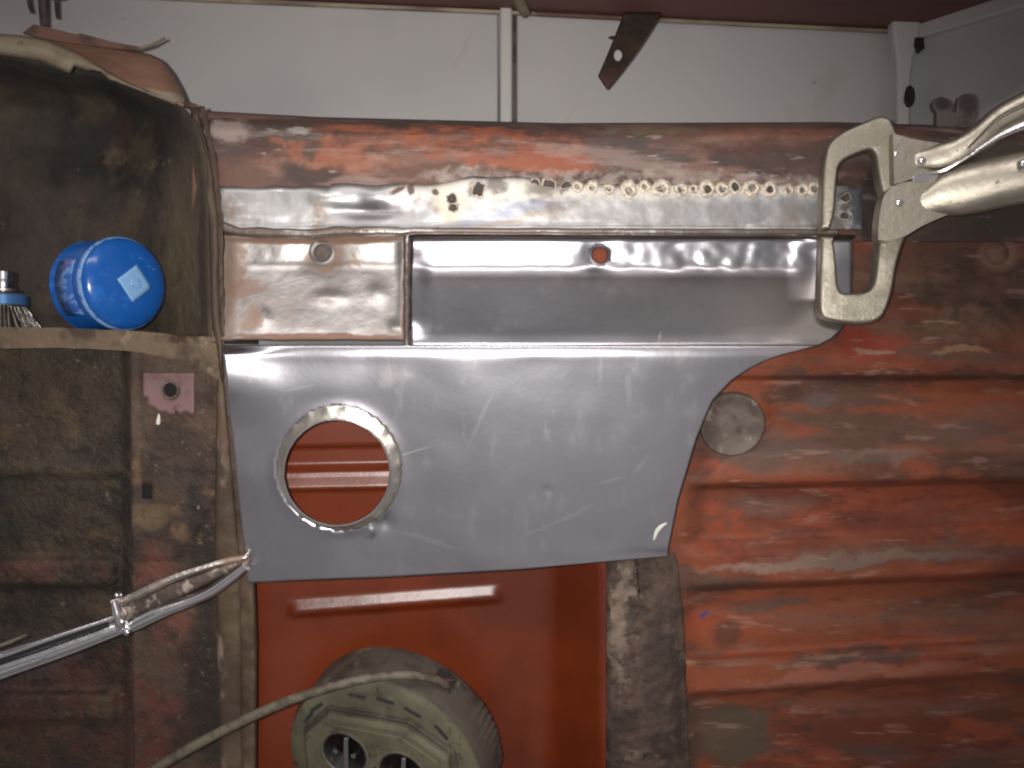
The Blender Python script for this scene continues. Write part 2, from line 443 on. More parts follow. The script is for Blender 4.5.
m.blob(col(72, 60, 54, 1.39), 838, 318, 20, 32, amt=.022, y=.045, k=.9)
m.blob(col(158, 66, 52, 1.39), 862, 345, 30, 16, amt=.026, y=.045, k=.8)
m.blob(col(162, 132, 112, 1.39), 870, 352, 18, 3, amt=.018, y=.04, k=.8)
m.blob(col(150, 120, 88, 1.39), 955, 353, 26, 3, amt=.02, y=.04, k=.8)
m.blob(col(84, 54, 46, 1.39), 930, 376, 130, 6, amt=.018, y=.04, k=.7)
m.blob(col(96, 72, 62, 1.39), 790, 375, 18, 7, amt=.02, y=.04, k=.7)
m.blob(col(112, 92, 86, 1.39), 822, 400, 14, 9, amt=.02, y=.04, k=.9)
m.blob(col(92, 58, 50, 1.39), 797, 398, 9, 9, amt=.02, y=.04, k=.8)
m.blob(col(140, 116, 108, 1.39), 880, 455, 44, 6, amt=.022, y=.035, k=.75)
m.blob(col(126, 100, 88, 1.39), 800, 458, 60, 16, amt=.02, y=.035, k=.55)
m.blob(col(82, 66, 58, 1.39), 985, 462, 60, 12, amt=.024, y=.035, k=.7)
m.blob(col(90, 70, 60, 1.39), 870, 468, 30, 14, amt=.024, y=.035, k=.6)
m.blob(col(112, 92, 82, 1.39), 752, 445, 40, 24, amt=.02, y=.04, k=.7)
m.blob(col(172, 80, 50, 1.39), 728, 535, 28, 34, amt=.035, y=.04, k=.7, brk=.15)
m.blob(col(128, 92, 80, 1.39), 770, 505, 45, 12, amt=.026, y=.04, k=.7)
m.blob(col(170, 142, 128, 1.39), 850, 560, 140, 6, rot=4, amt=.022, y=.035, k=.75)
m.blob(col(112, 92, 82, 1.39), 900, 555, 120, 12, rot=4, amt=.026, y=.035, k=.55)
m.blob(col(74, 62, 56, 1.39), 960, 602, 70, 14, rot=4, amt=.024, y=.045, k=.5)
m.blob(col(82, 62, 54, 1.39), 895, 620, 16, 18, amt=.022, y=.045, k=.4)
m.blob(col(84, 64, 54, 1.39), 731, 632, 15, 18, amt=.018, y=.045, k=.6)
m.blob(col(104, 84, 74, 1.39), 770, 605, 50, 6, amt=.02, y=.045, k=.7)
m.blob(col(96, 80, 72, 1.39), 850, 655, 80, 7, rot=4, amt=.02, y=.045, k=.75)
m.blob(col(180, 118, 98, 1.39), 850, 672, 110, 9, rot=4, amt=.024, y=.035, k=.6)
m.blob(col(88, 72, 58, 1.01), 733, 738, 44, 36, amt=.024, scale=30, y=.045, soft=.2)
m.blob(col(84, 64, 52, 1.01), 690, 735, 20, 45, amt=.022, y=.045, k=.9)
m.blob(col(80, 76, 150, 1.39), 705, 616, 5, 2.4, rot=30, amt=.006, scale=80, y=.045)
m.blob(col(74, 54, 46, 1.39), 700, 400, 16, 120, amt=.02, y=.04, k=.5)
m.speck(col(134, 100, 86, 1.29), 9, .50, .64, seed=38, stretch=(.3, 1, 1.6), k=.55, detail=6)
m.speck(col(176, 140, 124, 1.29), 60, .58, .70, seed=39, stretch=(.25, 1, 1.4), k=.45)
m.bump(160, .0005).bump(28, .0012, 4, stretch=(.5, 1, 1))
REDPRIMER = m.done()

# glossy fresh red-oxide paint
m = Mat('glossy_red_oxide', col(154, 66, 30, 2.04), .36, spec=.65)
m.speck(col(130, 53, 24, 2.04), 5, .45, .7, seed=41); m.speck(col(168, 60, 30, 1.92), 40, .58, .75, seed=42, k=.35)
m.bump(60, .0003, 3).bump(300, .00008)
REDGLOSS = m.done()

m = Mat('rust_scale', col(104, 84, 72, 1.43), .85)
m.speck(col(74, 60, 52, 1.43), 26, .44, .60, seed=51, detail=5); m.speck(col(140, 118, 102, 1.43), 40, .58, .68, seed=52, detail=5, k=.7)
m.blob(col(164, 142, 126, 1.43), 620, 620, 9, 70, amt=.03, scale=40, y=.02, brk=.2, k=.7)
m.blob(col(74, 58, 52, 1.43), 655, 660, 14, 70, amt=.02, scale=40, y=.02, k=.6)
m.speck(col(50, 40, 36, 1.43), 80, .62, .70, seed=53, k=.8)
m.bump(70, .003, 4).bump(240, .001)
SCALE = m.done()

m = Mat('flange_primer', col(126, 104, 84, 2.02), .7)
m.speck(col(94, 74, 58, 2.02), 14, .44, .62, seed=61, stretch=(1, 1, .4)); m.speck(col(196, 172, 152, 2.02), 30, .58, .72, seed=62, stretch=(1, 1, .35), k=.8)
m.speck(col(120, 66, 50, 2.02), 20, .60, .70, seed=63, k=.6); m.blob(col(92, 74, 58, 2.02), 208, 220, 22, 125, y=.01, amt=.02, scale=40, k=.75, brk=.3, brks=30); m.bump(90, .0012)
FLANGE = m.done()

# filthy left-hand side
m = Mat('dirty_cavity', col(62, 52, 44, 1.53), .8)
m.speck(col(40, 32, 28, 1.53), 9, .42, .62, seed=71); m.speck(col(78, 66, 48, 1.53), 14, .50, .68, seed=72)
m.speck(col(56, 60, 44, 1.53), 8, .56, .70, seed=75, k=.7)
m.speck(col(64, 36, 34, 1.53), 20, .58, .72, seed=73, k=.7)
m.blob(col(126, 110, 84, 1.91), 182, 270, 34, 110, amt=.03, scale=12, y=.06, k=.85, soft=.6)
m.blob(col(150, 130, 100, 1.91), 150, 160, 26, 6, amt=.012, scale=60, y=.1, k=.45, brk=.1, brks=90)
m.blob(col(148, 124, 96, 1.91), 105, 152, 14, 8, amt=.014, scale=60, y=.12, k=.35, brk=.1, brks=90)
m.blob(col(70, 50, 40, 1.91), 205, 260, 8, 70, amt=.01, y=.03, k=.7)
m.speck(col(110, 94, 70, 1.84), 110, .64, .72, seed=77, k=.6)
m.speck(col(26, 20, 18, 1.84), 30, .54, .68, seed=78, k=.3, stretch=(.5, 1, 1), detail=5)
m.bump(60, .003, 4).bump(14, .004, 3)
CAVITY = m.done()

m = Mat('dirty_lower_side', col(74, 60, 46, 1.72), .75)
m.speck(col(44, 36, 30, 1.72), 9, .44, .62, seed=81, stretch=(.7, 1, 1)); m.speck(col(96, 76, 50, 1.72), 16, .52, .70, seed=82)
m.speck(col(64, 60, 44, 1.72), 7, .54, .70, seed=83, k=.5)
m.blob(col(112, 68, 58, 1.72), 50, 568, 80, 13, amt=.024, y=.05, k=.75, brk=.2, brks=30)
m.blob(col(100, 56, 48, 1.72), 80, 710, 100, 80, amt=.06, y=.05, k=.7, soft=.5, brk=.2, brks=20)
m.blob(col(84, 70, 68, 1.61), 20, 650, 60, 30, amt=.03, y=.05, k=.6)
m.blob(col(150, 112, 62, 2.02), 105, 545, 26, 14, amt=.03, scale=40, y=.05, k=.35, brk=.1)
m.blob(col(104, 88, 66, 2.02), 60, 470, 80, 9, amt=.02, y=.05, k=.6, brk=.2)
m.speck(col(150, 132, 100, 2.02), 70, .66, .74, seed=84, k=.6)
m.speck(col(30, 24, 20, 1.79), 60, .54, .66, seed=85, k=.55, detail=5)
m.speck(col(110, 92, 66, 1.79), 120, .60, .70, seed=86, k=.6)
m.bump(50, .005, 4).bump(200, .0012)
LOWSIDE = m.done()

m = Mat('pillar_paint', col(92, 72, 58, 1.45), .72)
m.speck(col(58, 44, 38, 1.45), 10, .44, .64, seed=91); m.speck(col(120, 92, 68, 1.45), 22, .55, .72, seed=92)
m.blob(col(62, 46, 40, 1.45), 172, 440, 28, 20, amt=.014, y=.03, k=.8)
m.blob(col(128, 76, 62, 1.55), 165, 600, 26, 60, amt=.04, y=.03, k=.8, brk=.2, brks=30)
m.blob(col(112, 58, 46, 1.55), 150, 735, 34, 60, amt=.04, y=.03, k=.8, brk=.2, brks=30)
m.blob(col(120, 98, 70, 1.45), 150, 515, 18, 14, amt=.012, y=.03, k=.7)
m.blob(col(46, 38, 34, 1.45), 202, 560, 14, 90, amt=.012, y=.03, k=.9)
m.blob(col(50, 42, 36, 1.45), 204, 700, 18, 90, amt=.016, y=.03, k=.85)
m.blob(col(66, 44, 40, 1.45), 186, 655, 10, 14, amt=.012, y=.03, k=.8)
m.speck(col(190, 170, 140, 1.72), 80, .70, .75, seed=94, k=.6)
m.speck(col(36, 28, 24, 1.58), 60, .54, .66, seed=95, k=.3, detail=5)
m.speck(col(140, 112, 84, 1.58), 130, .62, .70, seed=96, k=.6)
m.bump(70, .003, 4).bump(240, .001)
PILLAR = m.done()

m = Mat('ledge_dust', col(136, 114, 92, 2.1), .85)
m.speck(col(92, 74, 58, 2.34), 20, .46, .64, seed=101); m.speck(col(176, 154, 128, 2.34), 50, .56, .70, seed=102, k=.8)
m.blob(col(78, 54, 40, 2.34), 178, 338, 22, 7, amt=.014, scale=60, y=0, brk=.15)
m.bump(80, .003).bump(250, .0008)
LEDGE = m.done()

m = Mat('peeled_cream_paint', col(170, 154, 128, 2.45), .6)
m.speck(col(84, 70, 56, 2.45), 34, .58, .68, seed=113, detail=5); m.speck(col(146, 124, 100, 2.45), 24, .46, .66, seed=111); m.bump(90, .001); CREAM = m.done()
m = Mat('faded_pink_paint', col(156, 118, 98, 1.67), .6)
m.speck(col(142, 104, 84, 1.67), 14, .44, .64, seed=121); m.speck(col(160, 122, 106, 1.67), 40, .56, .72, seed=122)
m.blob(col(150, 136, 122, 1.21), 160, 92, 24, 8, y=.03, amt=.012); m.bump(120, .0008); PINK = m.done()
m = Mat('brown_flange', col(84, 58, 46, .8), .7); m.speck(col(60, 40, 34, .8), 30, .45, .62); m.bump(90, .001); BROWN = m.done()

m = Mat('wall_white', (.48, .46, .455, 1), .6)
m.speck((.42, .405, .405, 1), 3, .42, .66, seed=131); m.speck((.43, .395, .355, 1), 9, .60, .75, seed=132, k=.6)
m.blob((.42, .38, .34, 1), 463, 52, 3, 22, rot=-25, y=.30, amt=.004, k=.55)
m.blob((.48, .42, .34, 1), 572, 112, 2.5, 14, rot=-35, y=.30, amt=.004, k=.6)
m.blob((.30, .27, .26, 1), 815, 82, 2, 2, y=.30, amt=0, k=.8)
m.speck((.36, .32, .30, 1), 60, .735, .75, seed=133, k=.6)
m.bump(200, .0003); WALL = m.done()
m = Mat('batten_white', (.54, .52, .50, 1), .5); m.speck((.56, .53, .50, 1), 20, .5, .7); m.bump(100, .0005); BATTEN = m.done()
m = Mat('shelf_brown', col(84, 54, 50, 0.66), .6); m.speck(col(66, 42, 38, 0.66), 10, .45, .65, stretch=(.2, 1, 1)); m.bump(60, .001, stretch=(.2, 1, 1)); SHELF = m.done()
m = Mat('shelf_edge', col(120, 110, 92, .5), .6); m.speck(col(70, 50, 40, .5), 16, .42, .60, stretch=(.3, 1, 1)); SHELFEDGE = m.done()
m = Mat('dark_iron', col(62, 50, 40, 1.7), .55, .3, local=False); m.speck(col(84, 62, 46, 1.7), 30, .48, .66); m.blob(col(96, 66, 56, 1.7), 612, 78, 18, 10, y=.2, amt=.01, k=.7); m.bump(120, .0006); IRON = m.done()
m = Mat('grey_bracket', col(92, 82, 80, .9), .55, .2); m.speck(col(66, 56, 54, .9), 30, .45, .65); m.blob(col(46, 40, 38, .9), 943, 103, 8, 7, y=.1, amt=.004, k=.9); m.blob(col(46, 40, 38, .9), 967, 103, 9, 10, y=.1, amt=.006, k=.8); m.bump(120, .0005); GREY = m.done()
m = Mat('painted_recess_shade', (.012, .010, .009, 1), .9); DARK = m.done()  # near-black colour standing in for the shade inside holes and grooves
m = Mat('dull_plug', col(112, 98, 88, 1.25), .62); m.speck(col(86, 72, 64, 1.25), 30, .44, .62, seed=141); m.speck(col(140, 126, 114, 1.25), 40, .58, .7, seed=142); m.bump(90, .001); PLUG = m.done()

# clamps
m = Mat('nickel_plate', (.56, .51, .42, 1), .42, 1.0)
m.speck((.44, .39, .31, 1), 30, .46, .68, rough=.5, seed=151); m.speck((.24, .19, .14, 1), 60, .62, .72, rough=.6, seed=152, k=.7)
m.bump(160, .00035).bump(30, .0006, 2); NICKEL = m.done()
m = Mat('forged_jaw', (.31, .28, .225, 1), .46, .9)
m.speck((.28, .255, .20, 1), 40, .45, .66, rough=.58, seed=161); m.speck((.22, .17, .13, 1), 80, .64, .72, rough=.6, seed=162, k=.6)
m.bump(260, .0003); JAW = m.done()
m = Mat('chrome', (.80, .78, .80, 1), .20, 1.0)
m.speck((.42, .38, .36, 1), 50, .56, .72, rough=.4, seed=171, k=.7); m.bump(60, .0003, 2); CHROME = m.done()
m = Mat('worn_jaw_steel', (.46, .40, .36, 1), .34, 1.0)
m.speck((.24, .17, .13, 1), 40, .48, .64, rough=.6, metal=.6, seed=181); m.bump(120, .0008); WORN = m.done()

m = Mat('shadowed_web_steel', (.13, .10, .085, 1), .35, .9); m.speck((.30, .25, .21, 1), 50, .56, .68, rough=.5); m.bump(90, .0004); WEBDARK = m.done()  # worn steel made darker: shade inside the jaw loop is in the colour
# gas cartridge, brush, reel
m = Mat('blue_enamel', (.007, .075, .30, 1), .20, 0.0, local=True)
m.speck((.03, .17, .56, 1), 40, .56, .74, seed=1, k=.5, stretch=(1, .3, 1)); m.speck((.14, .30, .62, 1), 160, .66, .72, seed=2, k=.5, stretch=(.3, 1, 1.5))
m.bump(50, .0003, 2); BLUE = m.done()
m = Mat('worn_blue_edge', (.20, .36, .66, 1), .35, .2, local=True); m.speck((.05, .18, .5, 1), 120, .5, .62); BLUEEDGE = m.done()
m = Mat('printed_band', (.02, .085, .30, 1), .35, local=True)
m.speck((.10, .20, .44, 1), 110, .52, .56, seed=3, stretch=(1, .5, 1.6)); m.speck((.14, .08, .20, 1), 60, .64, .68, seed=6, k=.6); PRINT = m.done()
m = Mat('pale_sticker', (.17, .33, .55, 1), .45, local=True); m.speck((.18, .30, .48, 1), 120, .45, .65); m.bump(200, .0003); STICKER = m.done()
m = Mat('brush_blue', (.05, .14, .32, 1), .35, .3, local=True); BRUSHBLUE = m.done()
m = Mat('wire_steel', (.50, .47, .42, 1), .3, 1.0, local=True); m.speck((.16, .13, .11, 1), 200, .48, .62, rough=.6); WIRE = m.done()
m = Mat('olive_plastic', col(136, 130, 106, 2.09), .55, local=True)
m.speck(col(116, 110, 90, 2.09), 16, .42, .64, seed=1); m.speck(col(96, 88, 68, 2.09), 40, .57, .68, seed=2, k=.8)
m.speck(col(140, 124, 98, 2.09), 9, .52, .70, seed=4, k=.7); m.speck(col(46, 40, 34, 2.09), 110, .66, .71, seed=3)
m.bump(120, .0008); OLIVE = m.done()
m = Mat('grimy_drum', col(96, 86, 76, 1.55), .6, local=True)
m.speck(col(66, 58, 52, 1.55), 16, .42, .62, seed=1); m.speck(col(126, 116, 100, 1.55), 50, .58, .72, seed=2, k=.7); m.bump(140, .0006); DRUM = m.done()
m = Mat('socket_black', (.03, .03, .03, 1), .35, local=True); m.speck((.12, .11, .10, 1), 120, .58, .7, k=.6); SOCKET = m.done()
m = Mat('pin_metal', (.55, .54, .52, 1), .3, 1.0, local=True); PIN = m.done()
m = Mat('cable_rubber', col(150, 138, 118, 2.58), .6); m.speck(col(112, 98, 82, 2.42), 60, .44, .62); m.speck(col(176, 164, 142, 2.58), 90, .6, .72, k=.7); m.bump(180, .0006); CABLE = m.done()
m = Mat('chalk', (.62, .60, .55, 1), .8); CHALK = m.done()
m = Mat('red_slot', col(120, 66, 58), .6, local=True); REDSLOT = m.done()
#--STRUCTURE--
# ------------------------------------------------------------------ the setting: white wall, brown shelf
YW = 0.30
def box_px(name, x0, y0, x1, y1, d, thick, mat, parent=None, bevel=.002):
    return plate(name, [(x0, y0), (x1, y0), (x1, y1), (x0, y1)], thick, mat, parent, bevel, depth=d)
wall = bpy.data.objects.new('wall', None); link(wall); wall['kind'] = 'structure'; wall.location = P(512, 200, YW)
plate('panel', [(-60, -70), (498, -70), (498, 330), (-60, 330)], .02, WALL, wall, .002, depth=YW)
plate('panel', [(517, -70), (906, -70), (906, 330), (517, 330)], .02, WALL, wall, .002, depth=YW+.004)
box_px('batten', 500, -70, 512, 330, YW-.012, .03, BATTEN, wall, .003)
box_px('joint_gap', 512.3, -70, 516.6, 330, YW+.010, .01, GREY, wall, 0)
# the side wall comes forward at an angle on the right
c0 = P(908, 34, YW); dirv = Vector((0.62, -0.78, 0)).normalized()
def side_pt(t, z): return Vector((c0.x+dirv.x*t, c0.y+dirv.y*t, z))
nrm = Vector((dirv.y, -dirv.x, 0))
def slab(name, t0, t1, z0, z1, th, mat, parent, off=0.0, bevel=.002):
    vs = []
    for dd in (off, off+th):
        for (t, z) in ((t0, z0), (t1, z0), (t1, z1), (t0, z1)): vs.append(side_pt(t, z)-nrm*dd*-1)
    return mesh_obj(name, vs, [[0, 1, 2, 3], [7, 6, 5, 4], [0, 4, 5, 1], [1, 5, 6, 2], [2, 6, 7, 3], [3, 7, 4, 0]], mat, parent, smooth=False, bevel=bevel)
slab('panel', 0.0, .34, -.1, c0.z+.1, -.02, WALL, wall)
slab('batten', 0.02, .34, c0.z-.014, c0.z+.012, .012, BATTEN, wall)
plate('corner_post', curve_pts([(893, -60), (893, 25), (896, 50), (898, 90), (897, 330)], 4)+curve_pts([(911, 330), (911, 110), (914, 60), (921, 34), (921, -60)], 4), .02, BATTEN, wall, .004, depth=YW-.03)
plate('slot', [(916, 37), (924, 37), (925, 48), (919, 53), (915, 46)], .006, IRON, wall, .001, depth=YW-.034)
plate('slot', curve_pts([(908, 86), (914, 88), (915, 100), (910, 107), (905, 100)], 3, True), .006, IRON, wall, .001, depth=YW-.034)

shelf = bpy.data.objects.new('shelf', None); link(shelf); shelf['kind'] = 'structure'; shelf.location = P(512, 10, YW-.05)
# board: slightly sloping front edge, seen from below
def shelf_board():
    bk_ = [P(x, y, YW-.002) for x, y in ((-60, -14), (220, -1), (500, 11), (700, 21), (906, 31))]
    bk_.append(side_pt(.30, P(906, 31, YW).z))
    vs = []
    F_ = [Vector((p.x+(.0 if i < len(bk_)-1 else .1), -.05, p.z+.004)) for i, p in enumerate(bk_)]
    for p in F_: vs.append(p)
    for p in F_: vs.append(p+Vector((0, 0, .10)))
    for p in bk_: vs.append(p)
    for p in bk_: vs.append(p+Vector((0, 0, .10)))
    a = bk_
    n = len(a); fs = []
    for i in range(n-1):
        fs += [[i, i+1, n+i+1, n+i], [i, 2*n+i, 2*n+i+1, i+1], [n+i, n+i+1, 3*n+i+1, 3*n+i], [2*n+i, 3*n+i, 3*n+i+1, 2*n+i+1]]
    fs += [[0, n, 3*n, 2*n], [n-1, 3*n-1, 4*n-1, 2*n-1]]
    o = mesh_obj('board', vs, fs, SHELF, shelf, smooth=False, bevel=.003)
    sweep('edge_strip', [(p[0], p[1], YW-.006, 1.6, .004) for p in ((-60, -13), (220, 1), (500, 12.5), (700, 22.5), (900, 32))], SHELFEDGE, shelf, 8, 4)
shelf_board()

# hanging things under the shelf
t = thing('saw_blade', 'dark tapered iron blade with a hole hanging below the brown shelf', 'blade', P(628, 90, .20))
bl = sheet('blade', rng(0, 1, .08), rng(0, 1, .04),
      lambda u, v: ((624-24*v-2*v*v)+(661-35*v*0.98-21*v**1.6*.95-(624-24*v-2*v*v))*u, 12+64*v+13*v*u*1.0, .200-.004*u), IRON, t,
      solid=.003)
plate('hole_rim', curve_pts([(618+4*math.cos(a), 55.5+5.5*math.sin(a)) for a in [i*math.pi/4 for i in range(8)]], 2, True), .002, WALL, t, 0, depth=.1975)
sweep('peg', [(614, 37, .199, 1.5, .0015), (609, 38, .197, 1.2, .0012)], IRON, t, 8)
t = thing('cream_clip', 'small cream plastic block tucked under the shelf beside the wall joint', 'clip', P(522, 15, .22))
sweep('body', [(515, -6, .225, 5.5, .006), (523, 9, .217, 5.0, .006), (526, 14, .215, 4.5, .005)], CREAM, t, 12, 4)
sweep('tail', [(512, -14, .227, 3, .004), (516, -4, .225, 3.5, .004)], CREAM, t, 10, 3)
t = thing('shelf_hook', 'small grey hook with two prongs above the torn cream sheet', 'hook', P(42, 25, .2))
sweep('shank', [(43, -14, .21, 5, .006), (44, 10, .21, 4.5, .006), (45, 27, .21, 4, .005)], GREY, t, 10, 3)
sweep('prong', [(28, -10, .205, 3, .003), (30, 5, .203, 2.6, .003), (32, 12, .20, 2, .003)], GREY, t, 8)
sweep('prong', [(57, -10, .205, 3, .003), (57, 8, .203, 2.4, .003), (58, 18, .20, 2, .003)], GREY, t, 8)
sweep('crossbar', [(20, -6, .21, 4, .005), (64, -4, .21, 4, .005)], GREY, t, 8, 3)
#--BODY--
# ------------------------------------------------------------------ the vehicle body being repaired
body = thing('vehicle_body', 'stripped vehicle body side in red primer and rust, with ribbed panel and open cavity', 'car body', P(500, 900, .06))

# top rail
def rail_top(px): return interp([(190, 110), (320, 117), (560, 123), (835, 122), (1040, 128)], px)
def f_rail(u, v):
    t = v; top = rail_top(u); py = top+(186-top)*min(t, 1) if t <= 1 else 186+(242-186)*(t-1)
    d = interp([(0, .115), (.04, .085), (.10, .066), (.22, .053), (.5, .044), (1, .036), (1.05, .036), (2, .056)], t)
    d += .0025*nz(u, py, 45, 1)+.0012*nz(u, py, 18, 2)
    return (u, py, d)
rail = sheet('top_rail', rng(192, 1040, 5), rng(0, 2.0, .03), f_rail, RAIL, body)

# welded strip
def f_strip(u, v):
    top = 184+2.5*nz(u, 0, 30, 3)+(2 if u < 330 else -8*sst(430, 480, u)*(1-sst(505, 560, u)))
    py = top+(229-top)*v
    d = .031+.0008*nz(u, py, 22, 5)+.0003*nz(u, py, 9, 6)
    d += .006*gauss(u, py, 370, 212, 34, 7)-.004*gauss(u, py, 330, 198, 18, 8)-.004*gauss(u, py, 375, 196, 14, 8)
    d -= .003*gauss(u, py, 245, 215, 40, 8)
    d += interp([(0, .004), (.08, .0), (.9, 0), (1, -.003)], v)
    d += .004*sst(830, 850, u)
    return (u, py, d)
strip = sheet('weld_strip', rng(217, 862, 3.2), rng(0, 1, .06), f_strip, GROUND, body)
def weld(px, py, r, sx=1.0, sy=1.0, pit=1.0):
    dark = px < 570 or px > 835; ox, oy = random.uniform(-.28, .28), random.uniform(-.28, .28)
    prof = [(1.3, -.0006), (1.1, .0006), (.98, .0010), (.90, .0008), (.84, .0006)] if dark else [(1.45, -.0006), (1.25, .0004), (1.02, .0012), (.80, .0011), (.60, .0005)]
    n = 14; vs, fs, mi = [], [], []
    M_ = P(px, py, f_strip(px, (py-184)/45)[2]-.0004); k = random.uniform(.95, 1.2)*1.0e-3*r
    rot = random.random()*6
    for (a, h) in prof+[(.3, .0003), (0.02, .00025)]:
        for i in range(n):
            th = 2*math.pi*i/n; q = a*(1+(.55 if dark else .30)*mn.noise(Vector((math.cos(th)*1.3+px, math.sin(th)*1.3, rot))))
            cc_ = max(0, 1-a)*1.3; vs.append(M_+Vector((k*sx*(q*math.cos(th)+ox*cc_), -h, k*sy*(q*math.sin(th)+oy*cc_))))
    b = root_loc(strip); vs = [v-b for v in vs]
    me = bpy.data.meshes.new('plug_weld'); R_ = len(prof)+2
    for i in range(R_-1):
        for j in range(n): fs.append([i*n+j, i*n+(j+1) % n, (i+1)*n+(j+1) % n, (i+1)*n+j]); mi.append(1 if i >= (2 if dark else 4-(pit > 1.8)) else 0)
    fs.append([(R_-1)*n+j for j in range(n)]); mi.append(1)
    me.from_pydata([tuple(v) for v in vs], [], fs); me.materials.append(WELD); me.materials.append(PIT if (dark or pit >= 1.6) else NUGGET)
    me.polygons.foreach_set('material_index', mi); me.polygons.foreach_set('use_smooth', [True]*len(fs)); me.update()
    return link(bpy.data.objects.new('plug_weld', me), strip)
for (x, y, r, sx, sy, pit) in [(452, 199, 4.5, 1, 1, 1), (453, 208, 4.2, 1, 1, 1.5), (478, 189, 6, 1, 1.3, 1.5), (498, 183, 6, 1.2, .9, 1.5), (535, 186, 5, 1, 1, 2),
                               (549, 186, 6, 1, 1, 2), (566, 186, 5, 1, .9, 2), (578, 187, 4, 1, 1, 1), (592, 187, 5, 1, 1.1, 1), (609, 189, 4, 1, 1, .8), (629, 190, 5.5, 1, 1.1, 1.3),
                               (645, 187, 4.5, 1, 1, .8), (661, 188, 5.5, 1.1, 1, 1), (681, 190, 5.5, 1, 1, 1.4), (694, 189, 3.5, 1, 1, .8), (707, 189, 5.5, 1, 1, 1.6), (722, 189, 5, 1, 1, 1),
                               (735, 187, 5.5, .9, 1.1, 2), (752, 189, 5.5, 1, 1, 1.3), (770, 190, 6, 1, 1.1, 1.6), (789, 190, 5.2, 1, .9, 1.3), (803, 190, 5, 1, 1, 1.4), (815, 189, 5, 1, 1, 1),
                               (845, 198, 4.5, 1, 1, 2), (844, 216, 4, 1, .8, 2)]:
    weld(x, y, r, sx, sy, pit)

# seam under the strip
sm = [(x, interp([(222, 227), (240, 232), (300, 234), (360, 231), (400, 232), (420, 231), (860, 233)], x)+(1.2*nz(x, 0, 25, 8) if x < 420 else .3*nz(x, 0, 40, 8)),
       .026 if x > 412 else .024, (5.0+1.2*nz(x, 3, 18, 8)) if x < 405 else 3.6, .006) for x in rng(222, 836, 6)]
sweep('seam_lip', sm, SEAM, body, 10, 2.6)
sweep('seam_lip', [(x, 237.2+.3*nz(x, 0, 30, 4), .036, 1.8, .008) for x in rng(412, 852, 9)], IRON, body, 8, 3)

# old rusty rectangle of sheet with its washer hole
def f_old(u, v):
    d = interp([(236, .042), (241, .0476), (262, .0504), (268, .049), (330, .016), (338, .012), (341, .016)], v)
    d += .0012*nz(u, v, 34, 11)+.0004*nz(u, v, 12, 12)
    d += .006*gauss(u, v, 322, 252, 22, 17)-.003*(sst(395, 404, u))+.003*(1-sst(222, 236, u))
    d -= .003*gauss(u, v, 262, 318, 8)+.003*gauss(u, v, 330, 297, 16, 6)+.003*gauss(u, v, 378, 293, 9)+.004*gauss(u, v, 396, 328, 7)
    return (u+(2*nz(0, v, 30, 7) if u > 395 or u < 230 else 0), v+(1.5*nz(u, 0, 30, 9) if v > 330 else 0), d)
old = sheet('rusty_patch', rng(217, 405, 3), rng(236, 341, 3), f_old, RUSTY, body, holes=[(322, 252, 9.5)])
cw = P(322, 252, f_old(322, 252)[2]-.001)
lathe('washer_ring', [(.0078, -.004), (.0085, .0015), (.0115, .0032), (.0138, .002), (.0145, -.002)], GROUND, old, 28, Matrix.Translation(cw-root_loc(old)), cap=False, local=True)
plate('plug_disc', curve_pts([(322+9*math.cos(a*.785), 252+9*math.sin(a*.785)) for a in range(8)], 2, True), .002, PLUG, old, 0, depth=.062)
sweep('weld_bead', [(407+1.2*nz(0, y, 12, 2), y, interp([(232, .034), (266, .044), (335, .008), (347, .002)], y), 3.6+1.0*nz(1, y, 8, 5), .004) for y in rng(233, 347, 3)], SEAM, body, 10)
# backing metal behind the two patches so the body is closed
def f_back(u, v):
    return (u, v, interp([(236, .060), (262, .066), (345, .040), (420, .060)], v))
# ribbed floor panel
RIBS = [(236, .056), (262, .060), (300, .050), (312, .046), (316, .049), (340, .036), (350, .032), (368, .029), (375, .031), (380, .043), (386, .044), (436, .043), (446, .036), (454, .030), (480, .0285), (484, .030), (490, .044), (498, .0455),
        (538, .0445), (548, .036), (556, .030), (583, .028), (586, .030), (591.5, .045), (600, .047), (655, .046), (661, .036), (667, .030), (690, .028), (693, .030), (698, .044), (704, .047), (770, .047), (800, .047)]
def f_rib(u, v):
    sl = interp([(240, 0), (400, 0), (480, -.018), (590, -.040), (690, -.066), (800, -.08)], v)
    d0 = interp(RIBS, v)
    flat = .036 if v > 385 else d0
    x0 = interp([(340, 760), (380, 770), (430, 752), (480, 690), (560, 682), (800, 680)], v)
    e = sst(x0-4, x0+20, u+5*nz(u, v, 25, 3))
    d = flat+(d0-flat)*e*1.3
    d += .0018*nz(u, v, 40, 21)+.0008*nz(u, v, 14, 22)
    d += .004*gauss(u, v, 998, 253, 24)
    py = v+sl*(u-700)+1.2*nz(u, v, 60, 23)
    return (u, py, d)
def rib_drop(u, v):
    return False
vs_ = sorted(set([round(q, 2) for q in rng(236, 345, 5)+rng(345, 372, 4)+rng(372, 384, 1.5)+rng(384, 436, 5)+rng(436, 482, 3)+rng(482, 493, 1.4)+rng(493, 538, 5)+rng(538, 582, 3)+rng(582, 595, 1.5)+rng(595, 654, 5)+rng(654, 670, 2)+rng(670, 689, 4)+rng(689, 702, 1.5)+rng(702, 800, 6)]))
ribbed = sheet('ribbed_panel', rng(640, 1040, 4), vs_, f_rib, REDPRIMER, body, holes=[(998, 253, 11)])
plate('plug_disc', curve_pts([(998+13*math.cos(a*.785), 252+13*math.sin(a*.785)) for a in range(8)], 2, True), .002, REDPRIMER, ribbed, 0, depth=.068)
